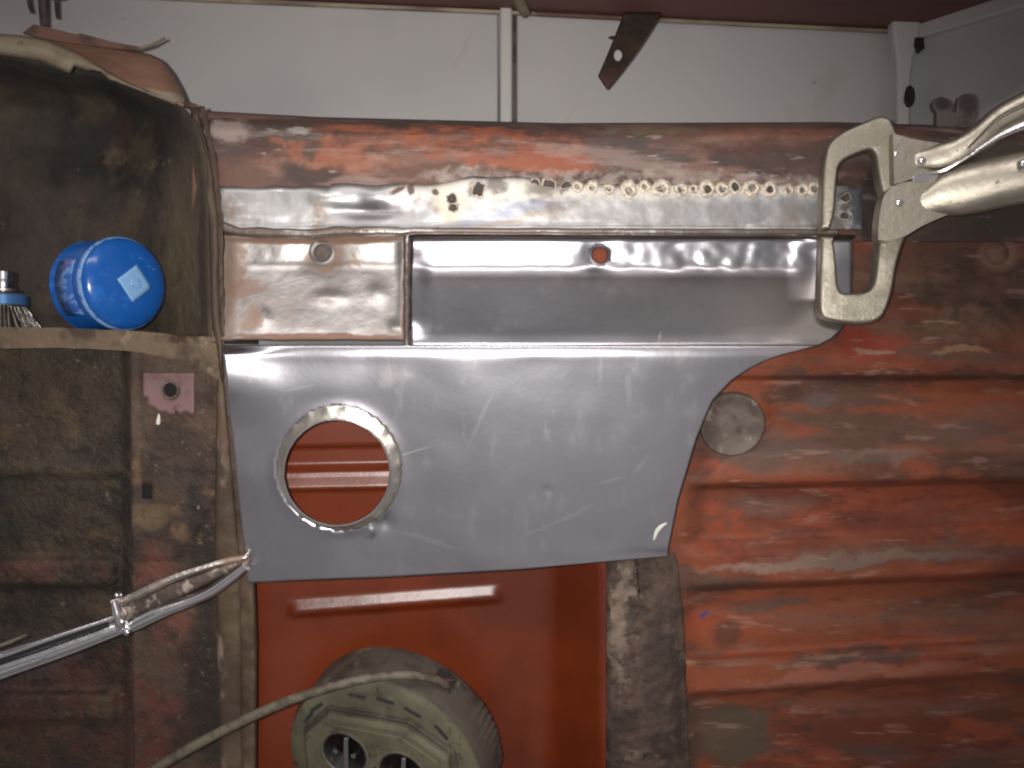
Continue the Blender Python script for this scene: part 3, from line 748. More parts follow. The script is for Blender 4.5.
# round plug in the panel
cp = P(732, 424, .031)
plug = lathe('round_plug', [(.0345, -.004), (.0345, .002), (.033, .0042), (.0305, .004), (.0285, .0022), (.012, .0034), (.008, .0042), (0.0, .0044)], PLUG, ribbed, 40, Matrix.Translation(cp-root_loc(ribbed)) @ Matrix.Rotation(R(13.5), 4, 'X'), local=True, autosmooth=60)

# strip under the cut edge, rusty flange, glossy red recess
def f_scale(u, v):
    x = u+interp([(553, -8), (575, -5), (620, 0), (768, 6)], v)*(1 if u > 640 else .1)+2*nz(0, v, 14, 36)*sst(650, 684, u)
    d = .018+.003*nz(x, v, 12, 31)+.002*nz(x, v, 6, 32)+.012*sst(668, 684, u)+.010*(1-sst(604, 612, u))
    return (x, v, d)
sheet('rusty_flange', rng(604, 684, 2.5), rng(553, 800, 2.5), f_scale, SCALE, body)
def f_red(u, v):
    d = interp([(225, .050), (528, .081), (540, .0812), (548, .0795), (556, .075), (600, .024), (606, .021)], u)
    ln = v+(u-400)*.075                         # beads run slightly uphill to the right
    b1 = sst(284, 296, u)*(1-sst(494, 506, u))
    d -= .0062*b1*interp([(590, 0), (592, .06), (603, 1), (606, 1), (611, 0)], ln)
    b2 = sst(262, 286, u)*(1-sst(480, 500, u))
    l2 = v+(u-335)*.02
    d -= .006*b2*interp([(474, 0), (476, .08), (487, 1), (489, .9), (492, 0)], l2)
    d += .010*b2*(sst(444, 449, l2)*(1-sst(462, 474, l2)))
    d += .0008*nz(u, v, 60, 41)
    return (u, v, d)
red = sheet('red_recess_panel', rng(222, 606, 3), sorted(set(round(q, 2) for q in rng(385, 440, 5)+rng(440, 494, 1.5)+rng(494, 570, 5)+rng(570, 630, 2)+rng(630, 815, 6))), f_red, REDGLOSS, body)
# sill the reel stands on, below the picture
plate('sill', [(215, 846), (690, 846), (690, 864), (215, 864)], .17, REDGLOSS, body, .004, depth=-.07)
plate('sill_riser', [(222, 812), (690, 812), (690, 868), (222, 868)], .004, REDGLOSS, body, 0, depth=.083)

# post edge between the cavity and the patches
def f_edge(u, v):
    xl = interp([(104, 189), (120, 192), (160, 203), (220, 209), (300, 211), (345, 214), (380, 217), (560, 214), (800, 222)], v)
    xr = interp([(104, 197), (120, 200), (160, 211), (220, 218), (300, 219), (345, 222), (380, 224), (560, 240), (800, 243)], v)
    d = .004+.004*nz(u*20, v, 30, 51)+.0015*nz(u*9, v, 9, 52)+.012*(u-.5)**2+interp([(104, .04), (160, .012), (220, .004), (800, .0)], v)
    return (xl+(xr-xl)*u, v, d)
sheet('post_edge', rng(0, 1, .16), rng(106, 800, 4), f_edge, FLANGE, body, solid=.002)
def f_edge2(u, v):
    xl = interp([(106, 200), (160, 211), (220, 217), (345, 220), (560, 238), (800, 241)], v)
    xr = interp([(106, 204), (160, 216), (220, 222), (345, 224), (560, 256), (640, 259), (800, 258)], v)
    d = .014+.003*nz(u*12, v, 14, 55)+.002*nz(u*12, v, 6, 56)+.03*sst(.8, 1.0, u)*sst(540, 580, v)+interp([(106, .035), (160, .012), (230, .0)], v)
    return (xl+(xr-xl)*u, v, d)
sheet('post_flange', rng(0, 1, .12), rng(106, 800, 4), f_edge2, FLANGE, body, solid=.002)

# cavity on the left
def cav_top(px): return interp([(-20, 50), (0, 52), (72, 66), (105, 74), (170, 98), (186, 104), (210, 125)], px)
def f_cav(u, v):
    top = cav_top(u); py = top+(338-top)*v
    d = interp([(-20, .15), (120, .145), (150, .125), (175, .085), (195, .035), (206, .012)], u)
    d = d-(d-.02)*(1-sst(0, .12, v))*.5
    d += .004*nz(u, py, 40, 61)+.002*nz(u, py, 14, 62)
    x = u+interp([(106, -14), (160, 0), (345, 6)], py)*sst(150, 206, u)
    return (x, py, d)
sheet('cavity_wall', rng(-20, 206, 5), rng(0, 1, .025), f_cav, CAVITY, body)
# torn lip of cream sheet and pink sheet curling over the top
def f_lip(u, v):
    x = u*188-12
    yt = interp([(-12, 33), (20, 35), (48, 40), (80, 54), (103, 68), (130, 83), (160, 95), (178, 102)], x)
    yb = interp([(-12, 54), (0, 55), (40, 61), (70, 74), (74, 67), (88, 71), (101, 72.5), (108, 80), (130, 88), (170, 102), (178, 104)], x)+.8*nz(x, 0, 6, 63)
    return (x, yt+(yb-yt)*v, .012-.010*math.sin(v*2.6)+.002*nz(x, v*20, 16, 64)+.02*u)
sheet('torn_lip', rng(0, 1, .012), rng(0, 1, .16), f_lip, CREAM, body, solid=.0025)
def f_pink(u, v):
    x = interp([(0, 40), (.5, 110), (.8, 155), (.9, 168), (1, 187)], u)
    yb = interp([(40, 42), (103, 70), (130, 85), (160, 97), (187, 106)], x)
    yt = interp([(40, 39), (60, 42), (110, 48), (150, 54), (162, 60), (172, 72), (182, 90), (187, 104)], x)
    return (x, yt+(yb-yt)*v, .105-.085*v**.7+.02*u*v+.0015*nz(x, v*30, 20, 65))
sheet('curled_corner', rng(0, 1, .02), rng(0, 1, .06), f_pink, PINK, body, solid=.0025)
plate('bent_flange', [(22, 33), (33, 24), (48, 27), (75, 34), (80, 33), (110, 41), (141, 47), (137, 51), (100, 47), (60, 42), (40, 38)], .004, BROWN, body, .0008, depth=.11)
sweep('bent_wire', [(139, 49, .11, 1.6, .002), (152, 45, .11, 1.5, .002), (165, 38, .108, 1.0, .0015)], CREAM, body, 8)
sweep('edge_nub', [(184, 104, .03, 3.5, .006), (197, 107, .035, 2.5, .005)], BROWN, body, 8)

# ledge
lt = [(-20, 327), (60, 328), (110, 330), (150, 332), (185, 337), (216, 343)]
lb = [(221, 382), (200, 369), (175, 361), (150, 354), (125, 351), (60, 348), (-20, 349)]
plate('ledge_lip', [(x, y+.9*nz(x, 0, 9, 1), 0.0) for x, y in curve_pts(lt, 5)]+[(x, y+.9*nz(x, 3, 9, 2), 0.0) for x, y in curve_pts(lb, 5)], .006, LEDGE, body, .0012)
ZL = P(60, 328.6, 0).z
vsq = [Vector((P(-40, 0, 0).x-.05, .004, ZL)), Vector((P(214, 0, 0).x, .004, ZL-.008)), Vector((P(214, 0, 0).x, .16, ZL-.004)), Vector((P(-40, 0, 0).x-.1, .16, ZL))]
mesh_obj('ledge_top', vsq+[v-Vector((0, 0, .005)) for v in vsq], [[0, 1, 2, 3], [7, 6, 5, 4], [0, 4, 5, 1], [1, 5, 6, 2], [2, 6, 7, 3], [3, 7, 4, 0]], LEDGE, body, smooth=False)

# lower side panel with two pressed beads
def f_low(u, v):
    d = .050+.003*nz(u, v, 50, 71)+.0016*nz(u, v, 15, 72)
    e = 1-sst(108, 124, u)
    for (a, b) in ((556, 588), (690, 722)):
        d -= .014*e*(sst(a-3, a+8, v)*(1-sst(b-4, b+2, v)))
    d -= .006*(1-sst(110, 130, u))*math.exp(-((v-468)/12)**2)
    d += .004*math.exp(-((v-480-4*nz(u, 0, 30, 8))/3)**2)*(1-sst(110, 128, u))
    d -= .012*math.exp(-((v-448)/2.5)**2)*gauss(u, 0, 70, 0, 22, 1e9)*.25
    d -= .014*sst(122, 132, u)
    return (u, v, d)
sheet('lower_side_panel', rng(-20, 133, 4), rng(343, 800, 3.5), f_low, LOWSIDE, body)
def f_pil(u, v):
    d = .032+.0016*nz(u, v, 30, 75)+.001*nz(u, v, 10, 76)
    d -= .003*(1-sst(132, 138, u))
    d -= .0025*(sst(142, 145, u)*(1-sst(190, 194, u))*sst(371, 375, v)*(1-sst(414, 420, v)))
    d -= .003*gauss(u, v, 158, 456, 14, 2)+.003*gauss(u, v, 142, 464, 2, 10)
    d += .004*sst(0, 6, (u-183)-(545-v)*.6 if v < 560 else 6)*sst(470, 490, v)
    return (u+interp([(345, 0), (800, 4)], v), v, d)
pil = sheet('door_post', rng(130, 222, 3, (141, 151)), rng(343, 800, 3.2, (485, 499)), f_pil, PILLAR, body, holes=[(170, 390, 7.5)],
            drop=lambda u, v: 141 < u < 151 and 485 < v < 499)
m = Mat('mauve_paint', col(150, 116, 114, 1.62), .6); m.speck(col(128, 98, 94, 1.62), 30, .48, .64, detail=5); m.speck(col(100, 76, 66, 1.62), 50, .60, .68, k=.7); m.bump(120, .0006); MAUVE = m.done()
sheet('mauve_plate', rng(143, 194, 2.4), rng(373, 419, 2.4), lambda u, v: (u, v, .0268+.0008*nz(u, v, 20, 77)), MAUVE, pil, holes=[(170, 390, 7.5)],
      drop=lambda u, v: v > 403+.45*min(u-143, 22)+2.5*nz(u, v, 7, 78) or (u < 147 and v > 398), solid=.0018)
ch = P(170, 390, .0255)
lathe('hole_rim', [(.0072, -.006), (.0076, .0008), (.0095, .0014), (.0108, -.001)], PLUG, pil, 24, Matrix.Translation(ch-root_loc(pil)), cap=False, local=True)
plate('hole_shade_plate', [(150, 375), (200, 375), (200, 405), (150, 405)], .003, DARK, pil, 0, depth=.046)  # flat black plates behind the holes, their inner shade painted on
plate('hole_shade_plate', [(136, 480), (158, 480), (158, 505), (136, 505)], .003, DARK, pil, 0, depth=.046)
sweep('paint_drip', [(159, 414, .027, .8, .001), (158.5, 420, .027, 2.2, .002), (158, 424, .027, 2.0, .002)], CHALK, pil, 8)
# lugged bracket on the rail
plate('lug_bracket', [(937, 132), (937, 112), (933.5, 107), (933, 102), (936, 98), (942, 96.5), (948, 98.5), (951, 103), (952, 109), (953, 112), (957, 112), (958, 101), (960, 96), (964, 94), (973, 93), (976, 95), (977, 100), (976, 132)], .01, GREY, body, .001, depth=.10)
#--PATCH--
# ------------------------------------------------------------------ the new steel patch
patch = thing('steel_patch_panel', 'large bright bare steel repair sheet with a round collared hole and curved right edge', 'metal sheet', P(450, 585, 0))
HX, HY, HR = 338, 468.5, 60
def pr(v):   # right edge of the upper part (rounded recess end)
    return 852
def f_up(u, v):
    # u 0..1 across, v = py
    x = 411+(pr(v)-411)*u
    if x > 790: x = 790+(x-790)*(interp([(238, 852), (290, 852), (312, 849), (328, 842), (338, 832), (345, 818)], v)-790)/62
    d = interp([(238, .044), (240, .0475), (262, .0504), (266, .0506), (270, .0496), (276, .0465), (335, .0058), (339, .0034), (342, .0016), (345, .0)], v)
    roll = sst(240, 246, v)*(1-sst(264, 272, v))
    d += roll*(.0026*nz(x, v*.8, 26, 81)+.0014*nz(x, v, 11, 82))*(.15+.62*sst(540, 640, x))
    d += .005*gauss(x, v, 599, 254, 15, 13)
    # left end and right end turn forward
    d -= .007*(1-sst(411, 436, x))*sst(244, 275, v)*(1-sst(318, 342, v))
    fl = interp([(238, .036), (300, .022), (335, .004), (345, .0)], v); q_ = sst(786, 826, x+max(0, v-300)*.7)
    d += (fl-d)*q_
    d += .0012*nz(x, v, 70, 83)*(1-sst(325, 345, v))
    return (x, v, d)
us_up = [i/136 for i in range(137)]
# cut the small hole in pixel space
def f_up_px(u, v):
    t = (u-411)/(852-411); return f_up(t, v)
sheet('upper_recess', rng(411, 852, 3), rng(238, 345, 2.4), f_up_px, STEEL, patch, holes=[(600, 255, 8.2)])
def edge_r(v): return interp([(345, 818), (347, 811), (350, 800), (354, 784), (360, 766), (368, 750), (380, 732), (400, 713), (420, 704), (440, 696), (460, 690), (480, 684), (500, 678), (520, 674), (545, 669), (562, 668)], v)
def edge_l(v): return interp([(345, 222), (585, 248)], v)
def f_lo(u, v):
    # u,v are photo measurements on a rectangle, sheared at the borders to the cut outline
    top = 345; x = u
    if u < 270: x = edge_l(v)+(u-222)*(270-edge_l(v))/(270-222)
    if u > 560:
        x = 560+(u-560)*(edge_r(v if v < 562 else 562)-560)/(767-560)
    bot = interp([(240, 583), (380, 578), (520, 570), (670, 556)], x)
    py = v if v < 545 else 545+(v-545)*(bot-545)/(585-545)
    w_ = 1-sst(300, 430, x)
    d = interp([(345, .0), (347, -.0008), (350, -.0014), (356, -.0016), (370, -.0016), (585, -.0016)], v)-.0035*w_*sst(350, 395, v)
    d += (.0016*nz(x, v, 110, 91)+.0004*nz(x, v, 35, 92))*sst(345, 365, v)
    d -= .010*max(0, (310-x)/80)**2*sst(345, 356, v)*(1-.9*sst(370, 430, v))
    r = math.hypot(x-HX, py-HY)
    d -= .0012*math.exp(-((r-HR)/7.0)**2)
    for (gx, gy, gs, ga) in ((376, 514, 4, -.0035), (371, 531, 4, -.0030), (547, 490, 3, .0009), (385, 522, 7, .002), (253, 480, 20, -.001)):
        d += ga*gauss(x, py, gx, gy, gs)
    return (x, py, d)
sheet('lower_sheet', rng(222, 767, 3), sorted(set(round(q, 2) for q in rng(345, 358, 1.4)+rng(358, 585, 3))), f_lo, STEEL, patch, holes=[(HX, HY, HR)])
# hammered collar round the hole, turned out towards the viewer
vs, fs = [], []; n = 120
rings = [(338, 468.5, 63.5, -.0030), (338, 468.3, 62.3, -.0052), (337.8, 468.8, 60.5, -.0062), (337.4, 470.5, 57, -.0078), (337, 472.2, 54.4, -.0092), (337, 472.5, 53.4, -.0096), (337, 472.5, 52.2, -.0088), (337.2, 471.5, 52.6, -.004), (337.5, 470, 57, .003)]
for ri, (cx, cy, r, y) in enumerate(rings):
    for k in range(n):
        a = 2*math.pi*k/n
        q = r+(1.3*abs(math.sin(a*19+.8*math.sin(3*a)))*(1 if ri in (0, 1, 2) else 0))+.5*nz(math.cos(a)*40, math.sin(a)*40, 6, 95)
        vs.append(P(cx+q*math.cos(a), cy+q*math.sin(a), y+(.0006*math.sin(a*19) if ri in (1, 2) else 0)))
for i in range(len(rings)-1):
    for k in range(n): fs.append([i*n+k, (i+1)*n+k, (i+1)*n+(k+1) % n, i*n+(k+1) % n])
collar = mesh_obj('hole_collar', vs, fs, COLLAR, patch, autosmooth=70)
sweep('collar_rim', [(337+(53.2+.5*nz(math.cos(a*.0873)*30, math.sin(a*.0873)*30, 5, 96))*math.cos(a*.0873), 472.5+(53.2+.5*nz(math.cos(a*.0873)*30, math.sin(a*.0873)*30, 5, 96))*math.sin(a*.0873), -.0096, 1.2, .0011) for a in range(72)], CHROME, collar, 6, closed=True)
cs = P(600, 255, .052)
lathe('small_hole_rim', [(.0080, -.005), (.0084, -.001), (.0094, .0005), (.0120, -.0005)], STEEL, patch, 30, Matrix.Translation(cs-root_loc(patch)), cap=False, local=True)
plate('bolt_plug', curve_pts([(599+10*math.cos(a*.785), 254.5+10*math.sin(a*.785)) for a in range(8)], 2, True), .002, REDPRIMER, body, 0, depth=.066)
sweep('chalk_mark', [(x, y, f_lo(x, y)[2]-.0016, .6+1.4*math.sin(i/10*math.pi), .0004) for i, (x, y) in enumerate(curve_pts([(654, 540), (657, 531), (663, 525), (670, 522)], 4)[:11])], CHALK, patch, 6)
#--TOOLS--
# ------------------------------------------------------------------ locking clamp on the right
cl = thing('locking_clamp', 'large nickel locking clamp with wide C jaws gripping the seam at the right', 'clamp', P(880, 325, 0))
def jdep(x): return interp([(815, .000), (910, -.018)], x)
def jaw_plate(name, outline, thick, ch, mat, parent):
    pts = []
    for p in outline:
        if not pts or math.hypot(p[0]-pts[-1][0], p[1]-pts[-1][1]) > .6: pts.append(p)
    n = len(pts); area = sum(pts[i][0]*pts[(i+1) % n][1]-pts[(i+1) % n][0]*pts[i][1] for i in range(n))
    sg = 1 if area > 0 else -1
    def inset(d):
        out = []
        for i in range(n):
            a_, b_ = pts[i-1], pts[(i+1) % n]; tx, ty = b_[0]-a_[0], b_[1]-a_[1]; L = math.hypot(tx, ty) or 1
            out.append((pts[i][0]-sg*ty/L*d, pts[i][1]+sg*tx/L*d))
        return out
    rings = [(inset(ch), 0), (inset(ch*.55), .0006), (inset(ch*.2), .0018), (pts, .0036), (pts, thick-.003), (inset(ch*.6), thick)]
    bs = root_loc(parent); vs = []
    for ring, dy in rings:
        for (x, y), (x0, y0) in zip(ring, pts): vs.append(P(x, y, jdep(x0))+Vector((0, dy, 0)))
    fs = []
    for i in range(len(rings)-1):
        for k in range(n): fs.append([i*n+k, (i+1)*n+k, (i+1)*n+(k+1) % n, i*n+(k+1) % n])
    for t_ in tessellate_polygon([[Vector((p[0], p[1], 0)) for p in rings[0][0]]]): fs.append(list(t_))
    for t_ in tessellate_polygon([[Vector((p[0], p[1], 0)) for p in rings[-1][0]]]): fs.append([(len(rings)-1)*n+q for q in reversed(t_)])
    o = mesh_obj(name, vs, fs, mat, parent)
    bm = bmesh.new(); bm.from_mesh(o.data); bmesh.ops.recalc_face_normals(bm, faces=bm.faces); bm.to_mesh(o.data); bm.free()
    wn = o.modifiers.new('normals', 'WEIGHTED_NORMAL'); wn.weight = 80
    return o
uj = curve_pts([(821.5, 229), (822, 205), (823, 181), (825, 160), (830, 143), (844, 131), (866, 121), (880, 115.5), (889, 117), (894, 124), (898, 134), (903, 150), (906, 180), (900, 198)], 4) + \
     curve_pts([(885, 198), (881, 186), (878, 168), (876, 155), (871, 150), (860, 153), (847, 159), (840, 166), (838, 178), (836, 205), (834, 218), (831, 229)], 4)
jaw_plate('upper_jaw', uj, .017, 3.4, JAW, cl)
lj = curve_pts([(822, 236), (821, 256), (820, 290), (820.5, 311), (826, 319), (845, 323), (866, 324), (880, 319), (887, 309), (893, 290), (898, 262), (907, 234)], 4) + \
     curve_pts([(881, 224), (879, 245), (877, 268), (874, 284), (868, 291), (855, 293), (843, 292), (838.5, 284), (837, 262), (834, 236)], 4)
jaw_plate('lower_jaw', lj, .018, 3.4, JAW, cl)
# fixed handle: a folded channel growing towards the viewer
hd = curve_pts([(878, 240), (879, 222), (882, 203), (886, 193), (898, 184), (918, 180), (938, 175), (955, 172)], 4) + \
     curve_pts([(957, 211), (942, 217), (922, 226), (905, 236), (890, 241)], 4)
def hdep(x): return interp([(870, -.018), (905, -.026), (930, -.034), (1080, -.13)], x)
h1 = plate('fixed_handle', [(x, y, interp([(870, -.030), (960, -.040)], x)) for x, y in hd], .016, NICKEL, cl, .004, 4)
sweep('handle_grip', [(x, y, -.0335-(x-915)*.00042+hh, wd, hh) for x, y, wd, hh in curve_pts([(900, 215, 6, .002), (915, 209, 10, .004), (930, 202, 15, .008), (948, 195, 22, .011), (970, 189, 25, .015), (1000, 182, 25.5, .018), (1040, 174, 26, .019), (1080, 166, 27, .019)], 5)], NICKEL, h1, 20, 2.5)
# jaw root and moving handle
jr = curve_pts([(893, 133), (905, 137), (925, 141), (950, 144), (962, 142)], 4) + \
     curve_pts([(964, 160), (940, 171), (920, 176), (903, 182), (894, 184)], 4)
mh = plate('moving_handle', [(x, y, interp([(890, -.024), (970, -.030)], x)) for x, y in jr], .014, NICKEL, cl, .004, 4)
sweep('handle_grip', [(x, y, -.0262-(x-915)*.00042+hh, wd, hh) for x, y, wd, hh in curve_pts([(905, 160, 4, .001), (922, 159, 9, .004), (940, 157, 13, .006), (960, 151, 14, .009), (980, 138, 14, .011), (1002, 119, 14, .012), (1030, 104, 14.5, .013), (1080, 77, 15, .013)], 5)], NICKEL, mh, 18, 2.5)
sweep('release_lever', [(x, y, interp([(915, -.028), (1080, -.10)], x), wd, .004) for x, y, wd in curve_pts([(918, 175, 1.2), (940, 172, 2), (962, 160, 2.2), (985, 145, 3), (1005, 133, 4), (1030, 122, 5), (1075, 100, 6)], 5)], CHROME, cl, 10)
sweep('lever_rib', [(x, y, interp([(915, -.03), (1080, -.105)], x), wd, .003) for x, y, wd in curve_pts([(968, 148, .8), (985, 131, 1.4), (1002, 116, 2), (1030, 102, 2.2), (1075, 76, 2.4)], 5)], NICKEL, cl, 8)
plate('pivot_gap', curve_pts([(914, 176), (928, 172), (939, 175), (930, 180), (916, 181)], 3, True), .004, CHROME, cl, .001, depth=-.037)
for (x, y, dd, r) in ((899, 203, -.032, 4.2), (922, 161, -.029, 4.0), (896, 154, -.022, 3.6), (1024, 164, -.080, 4.5)):
    c = P(x, y, dd)
    lathe('rivet', [(r*1e-3, -.004), (r*1e-3, .001), (r*.75e-3, .0024), (0, .003)], CHROME, cl, 18, Matrix.Translation(c-cl.location), local=True, autosmooth=80)

# ------------------------------------------------------------------ long-nose locking pliers on the left
pl = thing('locking_pliers', 'shiny chrome locking pliers with long loop jaws nipping the lower left corner', 'pliers', P(130, 635, -.05))
def pd(x): return interp([(-40, -.10), (120, -.045), (250, -.012)], x)
sweep('jaw', [(x, y, pd(x), wd, .006) for x, y, wd in curve_pts([(112, 603, 5), (130, 598, 5), (150, 588, 5), (175, 577, 4.4), (205, 567, 4), (230, 560, 4.2), (246, 557, 3)], 5)], WORN, pl, 12, 3)
sweep('jaw', [(x, y, pd(x)-.003, wd, .008) for x, y, wd in curve_pts([(120, 629, 6), (134, 624, 7), (150, 616, 7.5), (170, 608, 6.5), (190, 601, 6), (212, 591, 6), (232, 577, 6), (246, 566, 5)], 5)], CHROME, pl, 18, 2.0)
sweep('jaw_web', [(x, y, pd(x)+.008, wd, .003) for x, y, wd in curve_pts([(118, 615, 10), (140, 606, 12), (165, 594, 11), (195, 582, 9), (225, 569, 7), (240, 563, 4)], 4)], WEBDARK, pl, 10, 3)
plate('jaw_tip', [(238, 556), (246, 554), (249, 559), (247, 571), (241, 577), (234, 575), (236, 565)], .012, WORN, pl, .001, depth=-.014)
sweep('handle', [(x, y, pd(x)-.004, wd, .010) for x, y, wd in curve_pts([(-40, 684, 10.5), (0, 669, 10), (60, 648.5, 9.3), (110, 630, 8.5), (128, 624, 7)], 4)], CHROME, pl, 18, 2.0)
sweep('lever', [(x, y, pd(x)-.006, wd, .007) for x, y, wd in curve_pts([(-40, 669, 4), (0, 656, 4), (60, 635, 3.6), (105, 620, 3.6), (124, 613, 4)], 4)], CHROME, pl, 18, 2.0)
sweep('groove_shade_strip', [(x, y, pd(x)-.011, 1.6, .0015) for x, y in ((-40, 675.5), (0, 661.5), (60, 640.5), (108, 624))], DARK, pl, 8)  # dark strip laid on top, paints the shaded groove between the rails
sweep('pivot_block', [(115, 600, -.050, 3, .006), (118, 612, -.052, 5, .007), (121, 622, -.054, 6, .008), (122, 630, -.052, 4, .006)], CHROME, pl, 16, 2.2)
for (x, y, r) in ((121, 622, 4.2), (127, 632, 3.4), (117, 595, 2.6)):
    c = P(x, y, pd(x)-.013)
    lathe('rivet', [(r*1e-3, -.006), (r*1e-3, .001), (r*.7e-3, .0026), (0, .003)], CHROME, pl, 16, Matrix.Translation(c-pl.location), local=True, autosmooth=80)
sweep('adjusting_tip', [(-4, 647, -.1, 1.6, .002), (10, 642, -.098, 2.0, .002), (26, 635, -.096, 1.0, .0015)], CREAM, pl, 8)

# ------------------------------------------------------------------ blue gas cartridge lying on the ledge
RC = .0465
gas = thing('gas_cartridge', 'blue enamelled gas cartridge lying on the dusty ledge with its domed base outwards', 'gas cartridge', (0, 0, 0))
cax = P(116, 285, .035); gas.scale = (1.02,)*3; gas.location = (cax.x-.003, cax.y-.01, ZL+RC*1.02-.0015)
gas.rotation_euler = (0, R(-14), R(38)) if False else (0, 0, R(56))
Mi = Matrix()
prof = [(0, -.048), (.010, -.047), (.014, -.044), (.030, -.040), (.043, -.034), (.0458, -.028), (RC, -.026), (.0455, -.0245), (.0452, .022)]
body_c = lathe('can', prof, BLUE, gas, 72, local=True, autosmooth=50)
lathe('crimp_band', [(.0453, .0195), (RC, .0215), (RC, .0245), (.0450, .0268)], BLUEEDGE, gas, 72, local=True, autosmooth=60)
lathe('base_dome', [(.0450, .0266), (.0440, .0290), (.0400, .0322), (.030, .0355), (.015, .0375), (0, .0380)], BLUE, gas, 72, local=True, autosmooth=80)
# printed label wrapped round the can
vs, fs = [], []; na = 20
for i in range(na+1):
    a = R(150)+R(75)*i/na
    for h in (-.018, .012): vs.append(Vector((.0456*math.cos(a), -h, .0456*math.sin(a))))
for i in range(na): fs.append([2*i, 2*i+1, 2*i+3, 2*i+2])
mesh_obj('printed_label', vs, fs, PRINT, gas, local=True, solid=.0003)
def dome_h(r): return interp([(0, .0380), (.015, .0375), (.030, .0355), (.040, .0322)], r)
vs, fs = [], []; q = 8
for i in range(q+1):
    for j in range(q+1):
        a, b = (i/q-.5)*.027, (j/q-.5)*.027
        cc, ss = math.cos(R(38)), math.sin(R(38))
        x, z = .004+a*cc-b*ss, .000+a*ss+b*cc
        vs.append(Vector((x, -dome_h(math.hypot(x, z))-.0005-.0008*math.exp(-((a*a+b*b)/.000018)), z)))
for i in range(q):
    for j in range(q): fs.append([i*(q+1)+j, (i+1)*(q+1)+j, (i+1)*(q+1)+j+1, i*(q+1)+j+1])
st = mesh_obj('sticker', vs, fs, STICKER, gas, local=True, solid=.0003, offset=0)
lathe('base_dimple', [(.0052, -.0007), (.0050, .0003), (.0042, .0004), (.0035, -.0002), (0, -.0006)], BLUEEDGE, st, 24, Matrix.Translation((.0045, -.0388, .0)), local=True, autosmooth=80)

# ------------------------------------------------------------------ wire cup brush
wb = thing('wire_cup_brush', 'small wire cup brush with blue band standing on the ledge at the left edge', 'wire brush', (P(3, 300, .05).x, .05, ZL))
def zl(name, prof, mat, parent, n=32):   # turned about Z
    return lathe(name, prof, mat, parent, n, Matrix.Rotation(R(-90), 4, 'X'), local=True, autosmooth=40)
ZB = 0.0
zl('cup', [(.0115, .044), (.0125, .0425), (.0165, .041), (.021, .0385), (.0225, .036), (.0235, .028), (.0225, .026), (.018, .026)], CHROME, wb)
zl('blue_band', [(.0226, .0385), (.0238, .0375), (.0242, .0280), (.0232, .0272)], BRUSHBLUE, wb)
zl('nut', [(.0105, .064), (.0125, .0625), (.0125, .0545), (.0105, .053), (.0115, .052), (.0118, .046), (.0108, .0438)], CHROME, wb, 12)
zl('collar_ring', [(.0118, .0450), (.0172, .0440), (.0172, .0420), (.0118, .0415)], WIRE, wb)
vs, fs = [], []
for ring, (r0, r1, cnt) in enumerate(((.0205, .038, 44), (.016, .029, 34))):
    for k in range(cnt):
        a = 2*math.pi*k/cnt+random.uniform(-.05, .05); tw = random.uniform(-.10, .10); e = random.uniform(-.002, .003)
        p0 = Vector((r0*math.cos(a), r0*math.sin(a), .028)); p1 = Vector(((r1+e)*math.cos(a+tw), (r1+e)*math.sin(a+tw), .0002))
        pm = p0.lerp(p1, .5)+Vector((0, 0, -.002)); S = []
        for (c, rr) in ((p0, .0010), (pm, .0012), (p1, .0009)):
            S.append(len(vs))
            for j in range(5):
                b = 2*math.pi*j/5; vs.append(c+Vector((rr*math.cos(b), rr*math.sin(b), 0)))
        for i in range(2):
            for j in range(5): fs.append([S[i]+j, S[i]+(j+1) % 5, S[i+1]+(j+1) % 5, S[i+1]+j])
br = mesh_obj('bristles', vs, fs, WIRE, wb, local=True); br['kind'] = 'stuff'

# ------------------------------------------------------------------ cable reel
RR = .117
reel = thing('cable_reel', 'grimy olive plastic cable reel with sockets standing in the red recess', 'cable reel')
fc = P(383, 770, -.02)
reel.location = fc
nrm_ = Vector((-.28, -.90, -.30)).normalized()
zq = Vector((0, 0, 1)); xa = zq.cross(-nrm_).normalized()*-1
ya = -nrm_; xa = ya.cross(zq).normalized(); za = xa.cross(ya).normalized()
Mr = Matrix((xa, ya, za)).transposed()
reel.rotation_euler = (Mr @ Matrix.Rotation(R(9), 3, 'Y')).to_euler()
# drum with ribbed rim
n = 160; prof = [(.060, -.064), (.104, -.064), (.112, -.062), (RR, -.056), (RR, -.016), (.1155, -.009), (.1135, -.004)]
vs, fs = [], []
for i, (r, h) in enumerate(prof):
    for k in range(n):
        a = 2*math.pi*k/n; d = 0
        if 3 <= i <= 4 and (math.degrees(a) % 360) < 42: d = .0016 if k % 2 else -.0004
        vs.append(Vector(((r+d)*math.cos(a), -h, (r+d)*math.sin(a))))
for i in range(len(prof)-1):
    for k in range(n): fs.append([i*n+k, (i+1)*n+k, (i+1)*n+(k+1) % n, i*n+(k+1) % n])
fs.append([k for k in reversed(range(n))])
drum = mesh_obj('drum', vs, fs, DRUM, reel, local=True, autosmooth=35)
face = lathe('face_ring', [(.1138, -.006), (.1125, -.001), (.107, .0015), (.098, .002), (.070, .002), (.02, .002), (0, .002)], OLIVE, reel, 96, local=True, autosmooth=40)
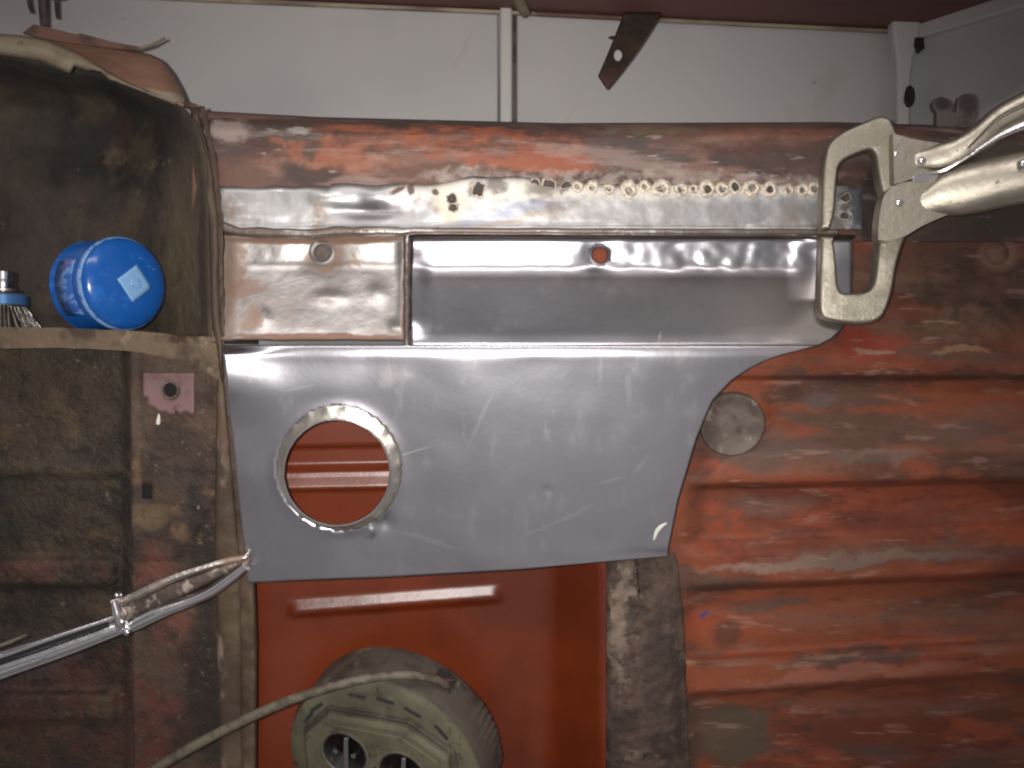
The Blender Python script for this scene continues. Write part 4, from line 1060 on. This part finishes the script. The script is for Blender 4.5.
def poly_plate(name, pts, y0, y1, mat, parent, bevel=.002):
    nn = len(pts); vs = [Vector((x, -y1, z)) for x, z in pts]+[Vector((x, -y0, z)) for x, z in pts]
    fs = [list(range(nn)), list(reversed(range(nn, 2*nn)))]+[[i, nn+i, nn+(i+1) % nn, (i+1) % nn] for i in range(nn)]
    o = mesh_obj(name, vs, fs, mat, parent, local=True, smooth=False, bevel=bevel)
    bm = bmesh.new(); bm.from_mesh(o.data); bmesh.ops.recalc_face_normals(bm, faces=bm.faces); bm.to_mesh(o.data); bm.free()
    return o
oc = [(-.060, .066), (.030, .074), (.078, .050), (.086, .010), (.078, -.05), (.03, -.078), (-.055, -.07), (-.085, -.03), (-.088, .030)]
poly_plate('trim_ring', [(x*1.06, z*1.06) for x, z in oc], .001, .006, DRUM, reel, .002)
raised = poly_plate('socket_plate', oc, .001, .014, OLIVE, reel, .004)
poly_plate('inset', [(x*.86, z*.80+.004) for x, z in oc], .013, .0150, OLIVE, raised, .001)
for (x, z) in ((-.038, .024), (.028, .018), (-.004, -.042)):
    so = lathe('socket', [(.029, .010), (.029, .0165), (.027, .0172), (.026, .0162), (.025, .0155)], OLIVE, reel, 36, Matrix.Translation((x, 0, z)), local=True)
    lathe('socket_well', [(.0255, .0158), (.0245, .0159), (.0240, .0157), (0, .0157)], SOCKET, so, 36, Matrix.Translation((x, 0, z)), local=True)
    poly_plate('earth_clip', [(x+.000, z-.024), (x+.006, z-.024), (x+.006, z+.024), (x+.001, z+.024)], .0158, .020, PIN, so, .001)
    for s in (-1, 1):
        lathe('pin_hole', [(.003, .015), (.003, .0166), (.0022, .0166)], PIN, so, 14, Matrix.Translation((x+s*.0105, 0, z)), local=True)
for (x, z, a) in ((-.030, .0905, 4), (.002, .0935, -3), (.033, .088, -20), (-.078, .062, 45), (-.088, .046, 60), (.066, .072, -42)):
    L = .010; W_ = .0022; ca, sa = math.cos(R(a)), math.sin(R(a))
    poly_plate('vent_slot', [(x+ca*dx-sa*dz, z+sa*dx+ca*dz) for dx, dz in ((-L, -W_), (L, -W_), (L, W_), (-L, W_))], .0005, .0026, SOCKET, face, .0004)
# cable mouth on the rim and the cable
aM = R(63)
mouth = []
for (da, h) in ((-.10, -.026), (.10, -.026), (.10, -.050), (-.10, -.050)):
    mouth.append(Vector(((RR+.0006)*math.cos(aM+da), -h, (RR+.0006)*math.sin(aM+da))))
mo = mesh_obj('cable_mouth', mouth, [[0, 1, 2, 3]], SOCKET, reel, local=True, smooth=False, solid=.003, offset=0)
mesh_obj('mouth_flap', [Vector(((RR+.002)*math.cos(aM+da), -h, (RR+.002)*math.sin(aM+da))) for (da, h) in ((.10, -.030), (-.04, -.040), (-.10, -.050), (.10, -.050))], [[0, 1, 2, 3]], REDSLOT, mo, local=True, smooth=False, solid=.0015)
cab = [(449, 690, -.012, 3.6, .0036), (444, 684, -.022, 4.2, .0042), (430, 678, -.034, 4.4, .0045), (405, 675, -.044, 4.6, .0046), (370, 678, -.050, 4.7, .0046), (330, 687, -.054, 4.8, .0046), (280, 704, -.058, 4.9, .0046), (230, 727, -.062, 5, .0046), (190, 748, -.068, 5, .0046), (150, 771, -.073, 5, .0046), (100, 800, -.078, 5, .0046)]
cb = sweep('cable', curve_pts(cab, 8), CABLE, reel, 14)
cb.matrix_parent_inverse = Matrix.Identity(4)
Mi_ = reel.rotation_euler.to_matrix().inverted()
for v in cb.data.vertices: v.co = Mi_ @ v.co
cb.data.update()
